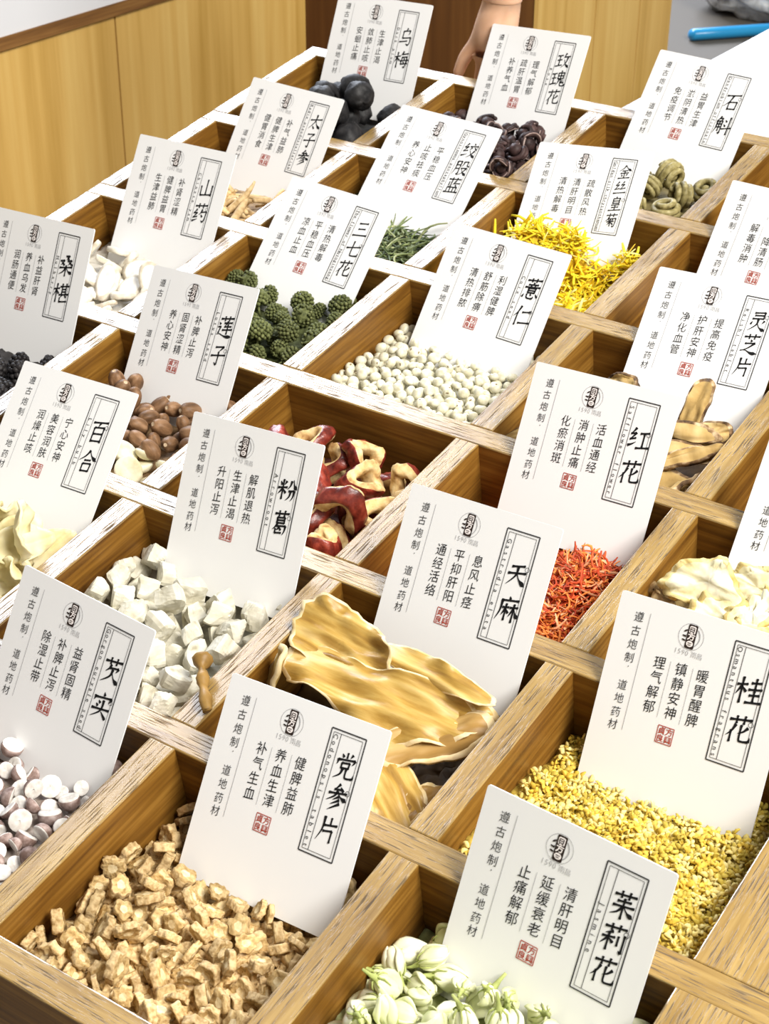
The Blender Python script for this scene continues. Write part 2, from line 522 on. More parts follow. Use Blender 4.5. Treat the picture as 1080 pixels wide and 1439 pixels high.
BRUSH = {
    '粉': 'd14 22 22 34;t42 20 34 34;6 46 48 42;28 14 28 88;t27 48 8 70;d30 50 44 64;t66 18 62 36 50 50;n74 14 82 36 96 48;58 56 84 53;t84 53 82 76 72 92;t68 56 64 76 48 92',
    '葛': '18 18 84 14;38 6 38 26;64 4 62 26;32 32 32 52;32 32 68 30;68 30 67 52;33 42 66 40;33 52 67 51;t36 56 26 70 16 78;34 64 76 61;t76 61 74 80 66 96;t46 66 42 74 32 80;d46 68 56 78;30 74 30 90;30 90 60 88',
    '天': '24 26 76 20;14 50 86 44;t50 24 46 56 14 90;n50 48 64 70 92 90',
    '麻': 'd50 4 54 14;20 20 90 15;t24 20 22 56 8 90;30 44 56 41;44 30 44 88;t43 46 30 72;d46 50 56 62;60 42 92 38;76 28 76 92;t75 44 60 74;n77 44 86 62 99 76',
    '桂': '6 34 42 29;24 8 24 92;t23 36 6 66;d26 40 40 54;54 24 88 20;70 8 70 44;48 46 94 41;54 64 88 60;70 48 70 84;44 88 98 84',
    '花': '12 22 88 16;36 8 36 32;64 6 62 32;t36 36 26 58 8 76;24 56 24 94;t80 42 66 56 48 64;56 36 56 80 64 88 90 86;t90 86 92 78 91 70',
    '红': 't30 8 22 20 12 30;12 31 32 27;t34 26 24 40 12 52;12 52 36 46;t8 76 24 70 40 60;52 28 90 23;70 28 70 80;44 84 98 79',
    '党': '50 4 50 22;d28 10 36 20;t72 8 64 20;t16 28 15 42 11 46;16 30 86 26;t86 26 82 36 76 42;34 40 34 58;34 40 66 38;66 38 64 57;35 57 64 56;t42 60 36 78 10 94;58 60 58 84 66 90 90 88;t90 88 92 82 92 74',
    '参': 't54 2 44 14 34 22;34 22 64 20;d58 12 72 26;14 36 88 31;t50 26 40 44 10 62;n52 32 66 46 94 58;t60 44 36 58;t64 56 30 74;t68 68 24 94',
    '片': 't30 8 28 52 10 92;30 38 86 33;58 10 58 36;32 58 70 54;70 54 69 94',
    '茉': '12 20 88 15;36 6 36 28;64 5 62 28;26 40 74 36;14 56 88 51;50 28 50 96;t48 56 34 74 10 86;n52 54 68 72 92 84',
    '莉': '12 18 88 13;36 5 36 26;64 4 62 26;t44 30 18 40;10 52 54 47;32 38 32 94;t31 52 8 78;d34 54 50 66;66 40 66 72;86 32 86 92;t86 92 82 90 76 84',
    '芡': '12 20 88 15;36 6 36 28;64 5 62 28;t42 30 36 44 22 56;40 42 78 38;t78 38 74 46 68 52;t54 46 46 70 10 94;n54 58 68 78 92 92',
    '实': 'd50 2 54 14;t14 20 13 32 10 36;14 24 88 18;t88 18 84 28 78 34;d34 34 42 42;d26 46 34 54;10 64 90 59;t56 30 52 66 12 94;d56 70 82 92',
    '百': '12 14 88 9;t50 14 42 32;26 34 26 94;26 34 76 31;76 31 75 94;27 60 74 58;27 90 74 88',
    '合': 't50 4 34 28 6 48;n50 6 66 28 96 46;34 46 66 44;30 60 30 92;30 60 72 58;72 58 69 91;31 90 69 89',
    '莲': '14 16 88 11;38 4 38 24;64 3 62 24;38 34 84 30;t58 26 50 40 42 49;42 50 82 47;34 65 90 60;62 38 62 82;d10 32 18 40;8 52 22 50;22 50 14 78;n8 84 24 82 56 92 98 92',
    '子': '26 16 74 12;t74 12 60 26 48 36;50 36 52 60 50 92;t50 92 44 90 36 82;10 54 92 48',
    '桑': '40 6 62 4;t62 4 56 14 46 24;d46 8 62 22;10 28 34 25;t34 25 26 38 14 48;d16 30 38 48;54 28 80 24;t80 24 70 38 58 48;d60 30 90 48;10 60 90 55;50 48 50 98;t48 60 34 78 10 90;n52 58 68 76 94 86',
    '椹': '4 34 38 29;22 8 22 94;t21 36 4 66;d24 40 36 54;42 22 96 17;56 8 56 58;80 6 80 56;57 34 79 32;57 46 79 44;40 60 98 55;t62 58 50 72;d74 58 86 70;48 72 48 92;48 92 94 88',
    '三': '24 20 78 15;30 50 72 46;8 86 94 80',
    '七': '8 48 92 36;44 8 44 78 54 88 88 86;t88 86 91 80 90 70',
    '薏': '14 12 88 8;38 2 38 18;62 1 60 18;d48 20 54 26;26 32 76 29;d38 34 42 40;t62 32 58 40;12 44 90 40;32 48 32 68;32 48 70 46;70 46 68 68;33 58 68 57;33 68 68 67;d16 76 10 90;32 74 36 92 62 94;t62 94 67 90 66 82;d48 72 54 80;d76 72 88 86',
    '仁': 't34 6 24 34 6 56;24 36 24 94;46 34 90 29;40 84 98 79',
    '灵': '24 10 76 6;76 6 74 36;28 22 72 20;20 38 76 35;d24 50 18 64;t82 46 72 60;t50 38 46 66 10 96;n52 62 66 80 96 94',
    '芝': '12 16 88 11;36 3 36 25;64 2 62 25;d48 28 54 38;24 48 72 44;t72 44 42 70 8 86;n10 82 34 80 64 92 98 94',
    '金': 't50 4 34 26 6 44;n50 6 68 26 96 42;32 42 68 39;22 58 78 54;50 40 50 90;d30 66 36 78;t70 64 62 78;10 92 92 87',
    '丝': 't34 6 24 18 14 29;14 30 34 27;t36 26 24 44 12 58;12 58 44 52;t70 4 62 14 52 27;52 28 72 24;t74 22 62 42 50 56;50 56 86 48;8 84 94 78',
    '皇': 't50 2 42 12;28 14 28 46;28 14 74 11;74 11 72 45;29 30 72 28;29 45 72 44;22 58 78 54;26 74 74 70;50 56 50 92;8 94 94 89',
    '菊': '12 16 88 11;36 3 36 25;64 2 62 25;t34 28 26 44 8 58;28 40 84 36;84 36 82 76 76 92;t76 92 72 92 64 86;24 60 72 56;48 44 48 90;d34 46 40 54;t64 44 56 54;t46 62 26 84;d50 62 70 78',
    '山': '50 8 50 84;16 40 18 86;18 86 82 82;84 36 83 88',
    '药': '12 16 88 11;36 3 36 25;64 2 62 25;t28 32 20 42 10 51;10 52 30 49;t32 48 22 62 10 74;10 74 36 68;t8 92 24 86 40 80;t62 32 54 50 44 60;58 46 90 42;90 42 86 78 78 94;t78 94 72 92 66 86;d58 58 68 70',
    '太': '10 40 90 33;t50 8 46 48 10 92;n50 42 64 68 94 90;d36 74 50 90',
    '绞': 't30 8 20 22 10 32;10 32 32 29;t34 26 22 42 10 56;10 56 38 50;t6 84 24 78 42 70;d66 4 72 14;46 26 96 20;t60 32 48 48;d76 30 90 44;t84 50 66 76 42 94;n54 50 70 74 98 92',
    '股': 't14 12 14 56 4 92;14 12 40 10;40 10 40 90;t40 90 36 90 30 84;15 34 38 32;15 56 38 54;t58 10 56 30 46 42;58 12 82 9;82 9 82 34 97 36;50 52 86 48;t86 48 66 78 44 94;n56 56 72 78 98 92',
    '蓝': '12 14 88 9;36 2 36 22;64 1 62 22;22 30 22 52;36 26 36 56;t60 24 46 46;54 38 88 34;d64 44 72 54;20 62 20 90;20 62 80 59;80 59 79 90;40 62 40 90;60 61 60 90;6 92 96 88',
    '乌': 't52 2 44 14;28 18 26 56;28 18 70 14;t70 14 68 30 62 38;26 56 80 52;80 52 77 84 68 94;t68 94 62 92 54 86;10 76 60 71',
    '梅': '6 34 40 29;22 8 22 94;t21 36 4 66;d24 40 38 54;t60 4 44 28;54 20 92 15;56 34 50 74;56 36 86 33;86 33 84 72 78 92;t78 92 74 92 68 86;44 56 98 51;50 74 94 70;d66 40 72 48;d64 60 70 68',
    '玫': '8 22 42 18;12 48 40 44;25 20 25 78;4 84 46 76;t64 6 50 36;58 28 94 23;t80 28 70 64 42 94;n58 44 72 72 98 92',
    '瑰': '4 22 36 18;8 48 34 44;20 20 20 78;2 84 40 76;t68 2 60 14;48 16 48 50;48 16 86 13;86 13 84 49;49 33 84 31;49 50 84 48;67 16 66 48;t60 50 52 74 38 90;70 50 70 84 78 92 98 90;t98 90 100 84 99 78;82 58 74 74;74 74 88 72;d86 66 92 76',
    '石': '10 16 90 10;t48 14 36 44 6 74;34 50 34 90;34 50 78 47;78 47 75 88;35 86 76 85',
    '斛': 't28 2 20 16 6 28;22 14 40 12;t40 12 36 20 32 26;t14 28 14 62 4 94;14 28 42 26;42 26 42 92;t42 92 38 92 32 86;15 44 41 42;15 60 41 58;28 28 28 80;d56 20 66 30;d54 44 64 54;48 68 98 60;82 4 82 98',
}


def brush(ch):
    if ('b', ch) in _font: return _font[('b', ch)]
    vs, fs = [], []
    for s in BRUSH[ch].split(';'):
        kind = s[0] if s[0] in 'tnd' else 'h'
        nums = [float(q) for q in s.lstrip('tnd').split()]
        v, f = stroke(list(zip(nums[::2], nums[1::2])), kind)
        b = len(vs)
        vs += v
        fs += [tuple(i + b for i in q) for q in f]
    _font[('b', ch)] = (vs, fs)
    return vs, fs


CW, CH, CTH = 0.655, 0.7086, 0.006
PZ = 0.0018


class Ink(MB):
    """flat print on a card; coordinates are fractions of the card, v down from the top"""

    def at(self, u, v, z=PZ): return ((u - .5) * CW, (1 - v) * CH, z)

    def chars(self, gl, u, v, em, kai=True):
        vs, fs = gl
        ox, oy, oz = self.at(u, v)
        out = []
        for x, y in vs:
            if kai: y = y + 0.10 * x; x = x * 0.93
            out.append((ox + x * em, oy + y * em, oz))
        self.add(out, fs, 0, False)

    def line(self, a, b, w):
        p, q = Vector(self.at(*a)), Vector(self.at(*b))
        d = (q - p).normalized()
        n = Vector((-d.y, d.x, 0)) * w * .5
        self.add([p + n, p - n, q - n, q + n], [(0, 1, 2, 3)], 0, False)

    def poly(self, pts, closed, w):
        n = len(pts)
        for i in range(n if closed else n - 1): self.line(pts[i], pts[(i + 1) % n], w)

    def ring(self, u, v, r, w, a0=0, a1=360, n=28, ry=None):
        ox, oy, oz = self.at(u, v)
        vs, fs = [], []
        for i in range(n + 1):
            t = math.radians(a0 + (a1 - a0) * i / n)
            for k in (r - w / 2, r + w / 2):
                vs.append((ox + k * math.cos(t), oy + k * math.sin(t), oz))
        for i in range(n): fs.append((2 * i, 2 * i + 1, 2 * i + 3, 2 * i + 2))
        self.add(vs, fs, 0, False)

    def blob(self, u, v, rx, ry, z=PZ, n=20, rot=0):
        ox, oy, _ = self.at(u, v)
        vs = []
        for i in range(n):
            t = 2 * math.pi * i / n
            x, y = rx * math.cos(t), ry * math.sin(t)
            vs.append((ox + x * math.cos(rot) - y * math.sin(rot), oy + x * math.sin(rot) + y * math.cos(rot), z))
        self.add(vs, [tuple(range(n))], 0, False)

    def rect(self, u, v, sx, sy, z=PZ, rot=0, rnd=0.0):
        ox, oy, _ = self.at(u, v)
        pts = []
        for cx, cy, a0 in ((1, 1, 0), (-1, 1, 90), (-1, -1, 180), (1, -1, 270)):
            for k in range(4 if rnd else 1):
                t = math.radians(a0 + 30 * k)
                pts.append((cx * (sx / 2 - rnd) + rnd * math.cos(t) if rnd else cx * sx / 2, cy * (sy / 2 - rnd) + rnd * math.sin(t) if rnd else cy * sy / 2))
        self.add([(ox + x * math.cos(rot) - y * math.sin(rot), oy + x * math.sin(rot) + y * math.cos(rot), z) for x, y in pts], [tuple(range(len(pts)))], 0, False)


def latin_down(ink, text, u, v0, v1, em):
    """small roman lettering running down the card, tops of the letters to the right"""
    adv = (v1 - v0) * CH / max(len(text) - 1, 1)
    for i, ch in enumerate(text):
        if ch == ' ': continue
        vs, fs = glyph(ch)
        xs = [p[0] for p in vs]
        cx = (max(xs) + min(xs)) / 2
        ox, oy, oz = ink.at(u, v0)
        oy -= adv * i
        ink.add([(ox + (y - 0.3) * em, oy - (x - cx) * em, oz) for x, y in vs], fs, 0, False)


# shared prints: the same on every card
_shared = {}


def shared_meshes():
    k = Ink()
    for ch, v in zip('遵古炮制·道地药材', (.104, .174, .243, .31, .372, .45, .517, .587, .65)):
        k.chars(glyph(ch, -0.004), .13, v, .037)
    _shared['motto_lettering'] = k.mesh('motto_lettering', [ink_soft])
    k = Ink()
    k.line((.19, .072), (.189, .662), .0018)
    _shared['rule_line'] = k.mesh('rule_line', [ink_grey])
    k = Ink()
    for (w, in_) in ((.0042, 0), (.0016, .011)):
        iu, iv = in_ / CW, in_ / CH
        k.poly([(.672 + iu, .0756 + iv), (.880 - iu, .0756 + iv), (.880 - iu, .6625 - iv), (.672 + iu, .6625 - iv)], True, w)
    k.line((.733, .0756 + .0155), (.727, .6625 - .0155), .002)
    _shared['title_frame'] = k.mesh('title_frame', [ink_soft])
    # emblem: dark upright plaque with three pale panels over a thin ring, date and town below
    k = Ink()
    k.ring(.435, .123, .0455, .0016)
    for i, ch in enumerate('1590·南昌'):
        vs, fs = glyph(ch, -0.01)
        em = .025 if i < 5 else .022
        u = .432 + (-.062, -.041, -.020, .001, .019, .040, .073)[i]
        if i < 4:
            xs = [p[0] for p in vs]; cx = (max(xs) + min(xs)) / 2
            vs = [(x - cx, y - .36) for x, y in vs]
        k.chars((vs, fs), u, .204, em, False)
    k.ring(.425, .123, .038, .0035, -55, 48, 10)
    _shared['emblem_ring'] = k.mesh('emblem_ring', [ink_grey])
    k = Ink()
    k.rect(.435, .123, .033, .083, PZ, 0, .004)
    k.blob(.400, .100, .0075, .0032, PZ, 10, .6)
    k.blob(.396, .126, .0068, .0028, PZ, 10, -.2)
    k.blob(.398, .146, .0075, .0028, PZ, 10, -.2)
    k.blob(.404, .126, .0022, .0045, PZ, 10)
    _shared['emblem_plaque'] = k.mesh('emblem_plaque', [ink_brown])
    k = Ink()
    k.rect(.435, .090, .023, .026, PZ * 1.6, 0, .005)
    k.blob(.435, .158, .0125, .0105, PZ * 1.6)
    vs, fs = glyph('方', 0.03)
    for a in (vs,):
        ox, oy, oz = k.at(.435, .124)
        k.add([(ox + x * .026, oy + y * .024, PZ * 1.6) for x, y in vs], fs, 0, False)
    _shared['emblem_panels'] = k.mesh('emblem_panels', [ink_pink])
    k = Ink()
    for a, b in (((.424, .079), (.446, .079)), ((.424, .088), (.446, .088)), ((.424, .079), (.424, .097)), ((.446, .079), (.446, .097)), ((.424, .097), (.446, .097)), ((.428, .099), (.422, .107)), ((.440, .099), (.448, .107))):
        p, q = k.at(*a, PZ * 2.2), k.at(*b, PZ * 2.2)
        d = (Vector(q) - Vector(p)).normalized(); n = Vector((-d.y, d.x, 0)) * .0011
        k.add([Vector(p) + n, Vector(p) - n, Vector(q) - n, Vector(q) + n], [(0, 1, 2, 3)], 0, False)
    k.rect(.435, .154, .014, .0022, PZ * 2.2)
    k.rect(.435, .163, .011, .0022, PZ * 2.2)
    _shared['emblem_strokes'] = k.mesh('emblem_strokes', [ink_brown])
    # red seal of four characters
    k = Ink()
    su, sv = .426, .621
    r = .0295
    for q in ((-r, -r, r, -r), (r, -r, r, r), (r, r, -r, r), (-r, r, -r, -r)):
        k.line((su + q[0] / CW, sv - q[1] / CH), (su + q[2] / CW, sv - q[3] / CH), .0028)
    for ch, dx, dy in (('方', 1, 1), ('興', 1, -1), ('貞', -1, 1), ('良', -1, -1)):
        vs, fs = glyph(ch, 0.012)
        ox, oy, oz = k.at(su, sv)
        k.add([(ox + dx * .0138 + x * .0265, oy + dy * .0138 + y * .0255, oz) for x, y in vs], fs, 0, False)
    _shared['red_seal'] = k.mesh('red_seal', [ink_red])
    # the sheet itself, corners slightly rounded
    k = MB()
    pts = []
    for cx, cy, a0 in ((CW / 2, CH, 0), (-CW / 2, CH, 90), (-CW / 2, 0, 180), (CW / 2, 0, 270)):
        for q in range(4):
            t = math.radians(a0 + 30 * q); rr = .009
            sx, sy = (1 if cx > 0 else -1), (1 if cy > 0 else -1)
            pts.append((cx - sx * rr + rr * math.cos(t), cy - sy * rr + rr * math.sin(t)))
    n = len(pts)
    k.add([(x, y, 0) for x, y in pts] + [(x, y, -CTH) for x, y in pts], [tuple(range(n)), tuple(range(2 * n - 1, n - 1, -1))] + [(i, n + i, n + (i + 1) % n, (i + 1) % n) for i in range(n)], 0, False)
    _shared['card_sheet'] = k.mesh('card_sheet', [paper])


shared_meshes()

CARDS = [
    # key, pose (bottom centre x y z, yaw, lean back, roll), title, ring mark, latin name, columns right to left, what it stands in
    ('fenge', (2.570, 1.775, -0.182, -1.914, 35.492, 4.713), .9884, '粉葛', 1, 'Arrowroot', ('解肌退热', '生津止渴', '升阳止泻'), 'the white root cubes'),
    ('tianma', (3.578, 1.755, -0.169, -3.865, 38.935, 4.121), .9905, '天麻', 0, 'Gastrodia elata', ('息风止痉', '平抑肝阳', '通经活络'), 'the large amber root slices'),
    ('guihua', (4.509, 1.705, -0.266, -2.705, 36.537, 4.537), .9918, '桂花', 1, 'Osmanthus fragrans', ('暖胃醒脾', '镇静安神', '理气解郁'), 'the tiny yellow blossoms'),
    ('honghua', (3.559, 2.730, -0.218, -1.789, 38.401, 3.115), .997, '红花', 0, 'Safflower flower', ('活血通经', '消肿止痛', '化瘀消斑'), 'the orange red threads'),
    ('dangshen', (3.550, 0.680, -0.248, -2.628, 42.092, 4.716), .9905, '党参片', 1, 'Codonopsis tablet', ('健脾益肺', '养血生津', '补气生血'), 'the small tan root discs'),
    ('moli', (4.531, 0.722, -0.294, -2.056, 32.476, -0.270), .9914, '茉莉花', 1, 'Jasmine', ('清肝明目', '延缓衰老', '止痛解郁'), 'the pale green flower buds'),
    ('qianshi', (2.516, 0.727, -0.241, -1.804, 37.181, -1.603), .9892, '芡实', 1, 'Gorgon euryale seed', ('益肾固精', '补脾止泻', '除湿止带'), 'the halved white and mauve seeds'),
    ('baihe', (1.537, 1.706, -0.179, -0.942, 48.774, 2.661), .991, '百合', 0, 'Lily bulb', ('宁心安神', '美容润肤', '润燥止咳'), 'the curled cream petals'),
    ('lianzi', (1.507, 2.668, -0.241, -5.674, 40.830, 6.032), .9927, '莲子', 1, 'Lotus seed', ('补脾止泻', '固肾涩精', '养心安神'), 'the brown nuts and pale halves'),
    ('sangshen', (0.485, 2.745, -0.233, -0.453, 35.429, 2.524), .994, '桑椹', None, 'Mulberry', ('补益肝肾', '养血乌发', '润肠通便'), 'the dark berries at the left edge'),
    ('sanqihua', (1.481, 3.638, -0.221, -0.665, 49.721, -2.202), .9931, '三七花', 1, 'The flower of Notoginseng', ('清热解毒', '平稳血压', '凉血止血'), 'the green flower heads'),
    ('yiren', (2.499, 3.630, -0.260, -2.978, 44.782, 0.113), .991, '薏仁', 1, 'Coix seed', ('利湿健脾', '舒筋除痹', '清热排脓'), 'the round cream seeds'),
    ('lingzhi', (3.605, 3.662, -0.201, -1.655, 49.104, 3.488), .9892, '灵芝片', 0, 'Reishi tablet', ('提高免疫', '护肝安神', '净化血管'), 'the tan mushroom slices'),
    ('jinsi', (2.482, 4.615, -0.221, -3.090, 50.193, 8.139), .984, '金丝皇菊', 2, 'Golden silk chrysanthemum', ('疏散风热', '清肝明目', '清热解毒'), 'the bright yellow petals'),
    ('jiedu', (3.487, 4.599, -0.276, -2.620, 45.521, 0.425), 1.0, '', None, '', ('', ' 降清肠', '解毒消肿'), 'the right edge compartment near the back'),
    ('edge', (4.551, 2.727, -0.208, -0.582, 41.174, -0.049), .9905, '', None, '', ('', '', ''), 'the pale yellow root slices at the right edge'),
    ('shanyao', (0.550, 3.707, -0.246, 0.001, 39.167, 1.241), .9927, '山药', 1, 'Chinese yam', ('补肾涩精', '健脾益胃', '生津益肺'), 'the smooth white oval slices'),
    ('taizi', (0.526, 4.611, -0.295, -1.701, 43.295, -0.837), .9987, '太子参', None, 'Radix pseudostellariae', ('补气益肺', '健脾生津', '健胃消食'), 'the thin tan curled roots'),
    ('jiaogu', (1.499, 4.602, -0.216, -1.330, 53.049, -1.313), .994, '绞股蓝', 0, 'Gynostemma pentaphyllum', ('平稳血压', '止咳祛痰', '养心安神'), 'the thin green stems'),
    ('wumei', (0.518, 5.673, -0.213, 2.051, 35.077, 0.620), 1.0, '乌梅', None, 'Dark plum', ('生津止渴', '敛肺止咳', '安蛔止痛'), 'the wrinkled black plums'),
    ('meigui', (1.539, 5.692, -0.217, -3.039, 40.365, 3.680), .9867, '玫瑰花', None, 'Rose', ('理气解郁', '疏肝温胃', '补养气血'), 'the dark dried rosebuds'),
    ('shihu', (2.537, 5.672, -0.194, -3.390, 46.100, -0.141), 1.0, '石斛', 0, 'Dendrobium officinale', ('益胃生津', '滋阴清热', '免疫调节'), 'the olive coiled balls'),
]
LABELS = {
    'jiedu': 'white card cut by the right edge, 解毒消肿 in its left text column',
    'edge': 'white card cut by the right edge standing behind pale yellow root slices',
}
CARD_FRAMES = []


def card_axes(q):
    yaw, tl, roll = (math.radians(a) for a in q[3:6])
    u = Vector((1, 0, 0)); up = Vector((0, math.sin(tl), math.cos(tl)))
    u2 = u * math.cos(roll) + up * math.sin(roll)
    up2 = up * math.cos(roll) - u * math.sin(roll)
    Z = Matrix.Rotation(yaw, 3, 'Z')
    return Z @ u2, Z @ up2


for key, q, sc, title, ringat, latin, cols, where in CARDS:
    u, up = card_axes(q)
    n = u.cross(up)
    o = Vector(q[:3])
    CARD_FRAMES.append((o, u, up, n, CW * sc, CH * sc))
    M = Matrix((u, up, n)).transposed().to_4x4()
    M = T(*o) @ M @ Matrix.Scale(sc, 4)
    root = empty('description_card', tray(M))
    tag(root, LABELS.get(key, 'white card titled %s leaning back in %s' % (title, where)), 'card', 'white herb description cards')
    for nm in ('card_sheet', 'motto_lettering', 'rule_line', 'title_frame', 'emblem_ring', 'emblem_plaque', 'emblem_panels', 'emblem_strokes', 'red_seal'):
        link(nm, _shared[nm], root)
    k = Ink()
    if title:
        vs_ = {2: (.287, .475), 3: (.225, .375, .525), 4: (.176, .302, .425, .553)}[len(title)]
        em = {2: .106, 3: .097, 4: .081}[len(title)]
        for ch, v in zip(title, vs_):
            k.chars(brush(ch), .803, v, em)
        if ringat is not None:
            k.ring(.858, vs_[ringat] - .035, .0085, .0016, 0, 360, 14)
        k.build('title_lettering', [ink], root)
        k = Ink()
        ln = len(latin)
        half = min(.26, .0155 * ln)
        latin_down(k, latin, .704, .37 - half, .37 + half, .025)
        k.build('latin_lettering', [ink_soft], root)
    k = Ink()
    r = Ink()
    for ci, (col, uu) in enumerate(zip(cols, (.549, .426, .303))):
        for ch, v in zip(col, (.29, .363, .436, .509)):
            if ch != ' ': k.chars(glyph(ch, -0.003), uu, v, .046)
    if any(cols):
        k.build('benefit_lettering', [ink], root)
        r.line((.362, .266), (.361, .547), .0014)
        r.line((.489, .265), (.488, .547), .0014)
        r.build('column_line', [ink_grey], root)

# ---------------------------------------------------------------- the herbs
rng = np.random.default_rng(11)
random.seed(5)


def in_gap(p):
    """True where a point of a compartment can be seen between boards and cards, from the viewer's side"""
    d = CC - p
    if p[2] < 0:
        s = -p[2] / d[2]
        q = p + d * s
        i, j = int(p[0]), int(p[1] / PY)
        if not (i + HW - .01 < q[0] < i + 1 - HW + .01 and j * PY + HW - .01 < q[1] < (j + 1) * PY - HW + .01): return False
    P, D = Vector(p), Vector(d)
    for o, u, up, n, w, h in CARD_FRAMES:
        dn = D.dot(n)
        if abs(dn) < 1e-6: continue
        s = (o - P).dot(n) / dn
        if s < 0.002 or s > 1: continue
        h_ = P + D * s - o
        if abs(h_.dot(u)) < w / 2 and 0 < h_.dot(up) < h: return False
    return True


def seen(p, r):
    p = np.array(p, float)
    k = project(p)
    if not (-25 < k[0] < 1105 and -25 < k[1] < 1464): return False
    for dx, dy, dz in ((0, 0, r * .6), (r, 0, 0), (-r, 0, 0), (0, r, 0), (0, -r, 0)):
        if in_gap(p + np.array((dx, dy, dz))): return True
    return False


def hits_card(p, r):
    P = Vector(p)
    for o, u, up, n, w, h in CARD_FRAMES:
        q = P - o
        if abs(q.dot(u)) < w / 2 + r * .7 and -r < q.dot(up) < h and -CTH - r * .8 < q.dot(n) < r * .62: return True
    return False


def surface(cell, zf, zb, bumps=(), rough=0.02, seed=0, back=0.94):
    """height of a heap over its compartment: level to the ground, so it falls away towards the back"""
    ci, ri = cell
    y0 = ri * PY + HW

    def h(x, y):
        t = (y - y0) / .88
        z = zf + (zb - zf) * t + rough * nz((x * 7, y * 7, 0), 1, seed)
        for bx, by, bw, bh in bumps:
            z += bh * math.exp(-((x - bx) ** 2 + (y - by) ** 2) / bw ** 2)
        return z
    return h


def under_card(x, y, z):
    """the heap stays below the back of the card that is stuck into it"""
    for o, u, up, n, w, h in CARD_FRAMES:
        if abs(x - o.x) < w / 2 + .02 and o.y - .03 < y < o.y + .5:
            p = o - n * (CTH + .012)
            zz = p.z - (n.x * (x - p.x) + n.y * (y - p.y)) / n.z
            if y > o.y - .004: z = min(z, max(zz, o.z - .05))
    return z


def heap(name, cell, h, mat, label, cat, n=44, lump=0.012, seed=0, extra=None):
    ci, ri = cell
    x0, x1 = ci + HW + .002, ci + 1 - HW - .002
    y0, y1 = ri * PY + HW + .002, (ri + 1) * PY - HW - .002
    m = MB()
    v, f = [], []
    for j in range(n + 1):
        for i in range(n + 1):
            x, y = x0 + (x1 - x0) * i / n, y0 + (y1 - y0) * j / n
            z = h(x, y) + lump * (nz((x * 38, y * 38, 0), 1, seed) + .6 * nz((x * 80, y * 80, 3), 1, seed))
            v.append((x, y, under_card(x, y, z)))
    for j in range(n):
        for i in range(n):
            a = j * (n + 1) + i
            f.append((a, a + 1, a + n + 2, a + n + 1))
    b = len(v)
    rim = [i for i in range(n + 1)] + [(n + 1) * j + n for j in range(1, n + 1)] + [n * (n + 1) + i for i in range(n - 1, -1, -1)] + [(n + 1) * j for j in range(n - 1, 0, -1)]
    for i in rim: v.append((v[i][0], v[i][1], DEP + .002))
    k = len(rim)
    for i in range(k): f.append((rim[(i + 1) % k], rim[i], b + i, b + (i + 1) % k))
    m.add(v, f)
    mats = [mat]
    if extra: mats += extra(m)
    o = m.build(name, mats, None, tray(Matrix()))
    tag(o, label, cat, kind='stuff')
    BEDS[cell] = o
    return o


def mverts(me):
    a = np.empty(len(me.vertices) * 3)
    me.vertices.foreach_get('co', a)
    return a.reshape(-1, 3) / S


def rand_rot(mode):
    if mode == 'any':
        q = rng.normal(size=4)
        return Quaternion(q / np.linalg.norm(q)).to_matrix()
    sd = mode
    return (Euler((rng.normal() * sd, rng.normal() * sd, rng.uniform(0, 6.283))).to_matrix())


ORD = 'first second third fourth fifth sixth seventh eighth ninth tenth eleventh twelfth thirteenth fourteenth fifteenth sixteenth seventeenth eighteenth nineteenth twentieth'.split()
NUM = 'zero one two three four five six seven eight nine ten eleven twelve thirteen fourteen fifteen sixteen seventeen eighteen nineteen twenty'.split()


def name_few(objs, cat, group, noun, where):
    """a few alike pieces: each is told apart by its order from left to right in the view"""
    objs = sorted(objs, key=lambda t: project(t[1])[0])
    n = len(objs)
    for k, (o, p) in enumerate(objs):
        if n == 1: l = '%s %s' % (noun, where)
        elif k == 0: l = 'leftmost of the %s %ss %s' % (NUM[n], noun, where)
        elif k == n - 1: l = 'rightmost of the %s %ss %s' % (NUM[n], noun, where)
        else: l = '%s from the left of the %s %ss %s' % (ORD[k], NUM[n], noun, where)
        tag(o, l, cat, group)


BEDS = {}


def into_bed(cell, protos, rest, rise=0.0):
    """what the view does not show of a heap (behind cards and boards) becomes part of its bed"""
    bed = BEDS[cell].data
    if not rest: return
    bm = bmesh.new()
    bm.from_mesh(bed)
    base = {}
    for w, x, y, z, R_, sc, rad in rest:
        me = protos[w]
        key = tuple(m.name for m in me.materials)
        if key not in base:
            base[key] = len(bed.materials)
            for m in me.materials: bed.materials.append(m)
        t = me.copy()
        M = Matrix(R_.tolist()).to_4x4() @ Matrix.Scale(sc, 4)
        M.translation = Vector((x, y, z + rise)) * S
        t.transform(M)
        ix = np.empty(len(t.polygons), dtype=np.int32)
        t.polygons.foreach_get('material_index', ix)
        t.polygons.foreach_set('material_index', ix + base[key])
        bm.from_mesh(t)
        bpy.data.meshes.remove(t)
    bm.to_mesh(bed)
    bm.free()


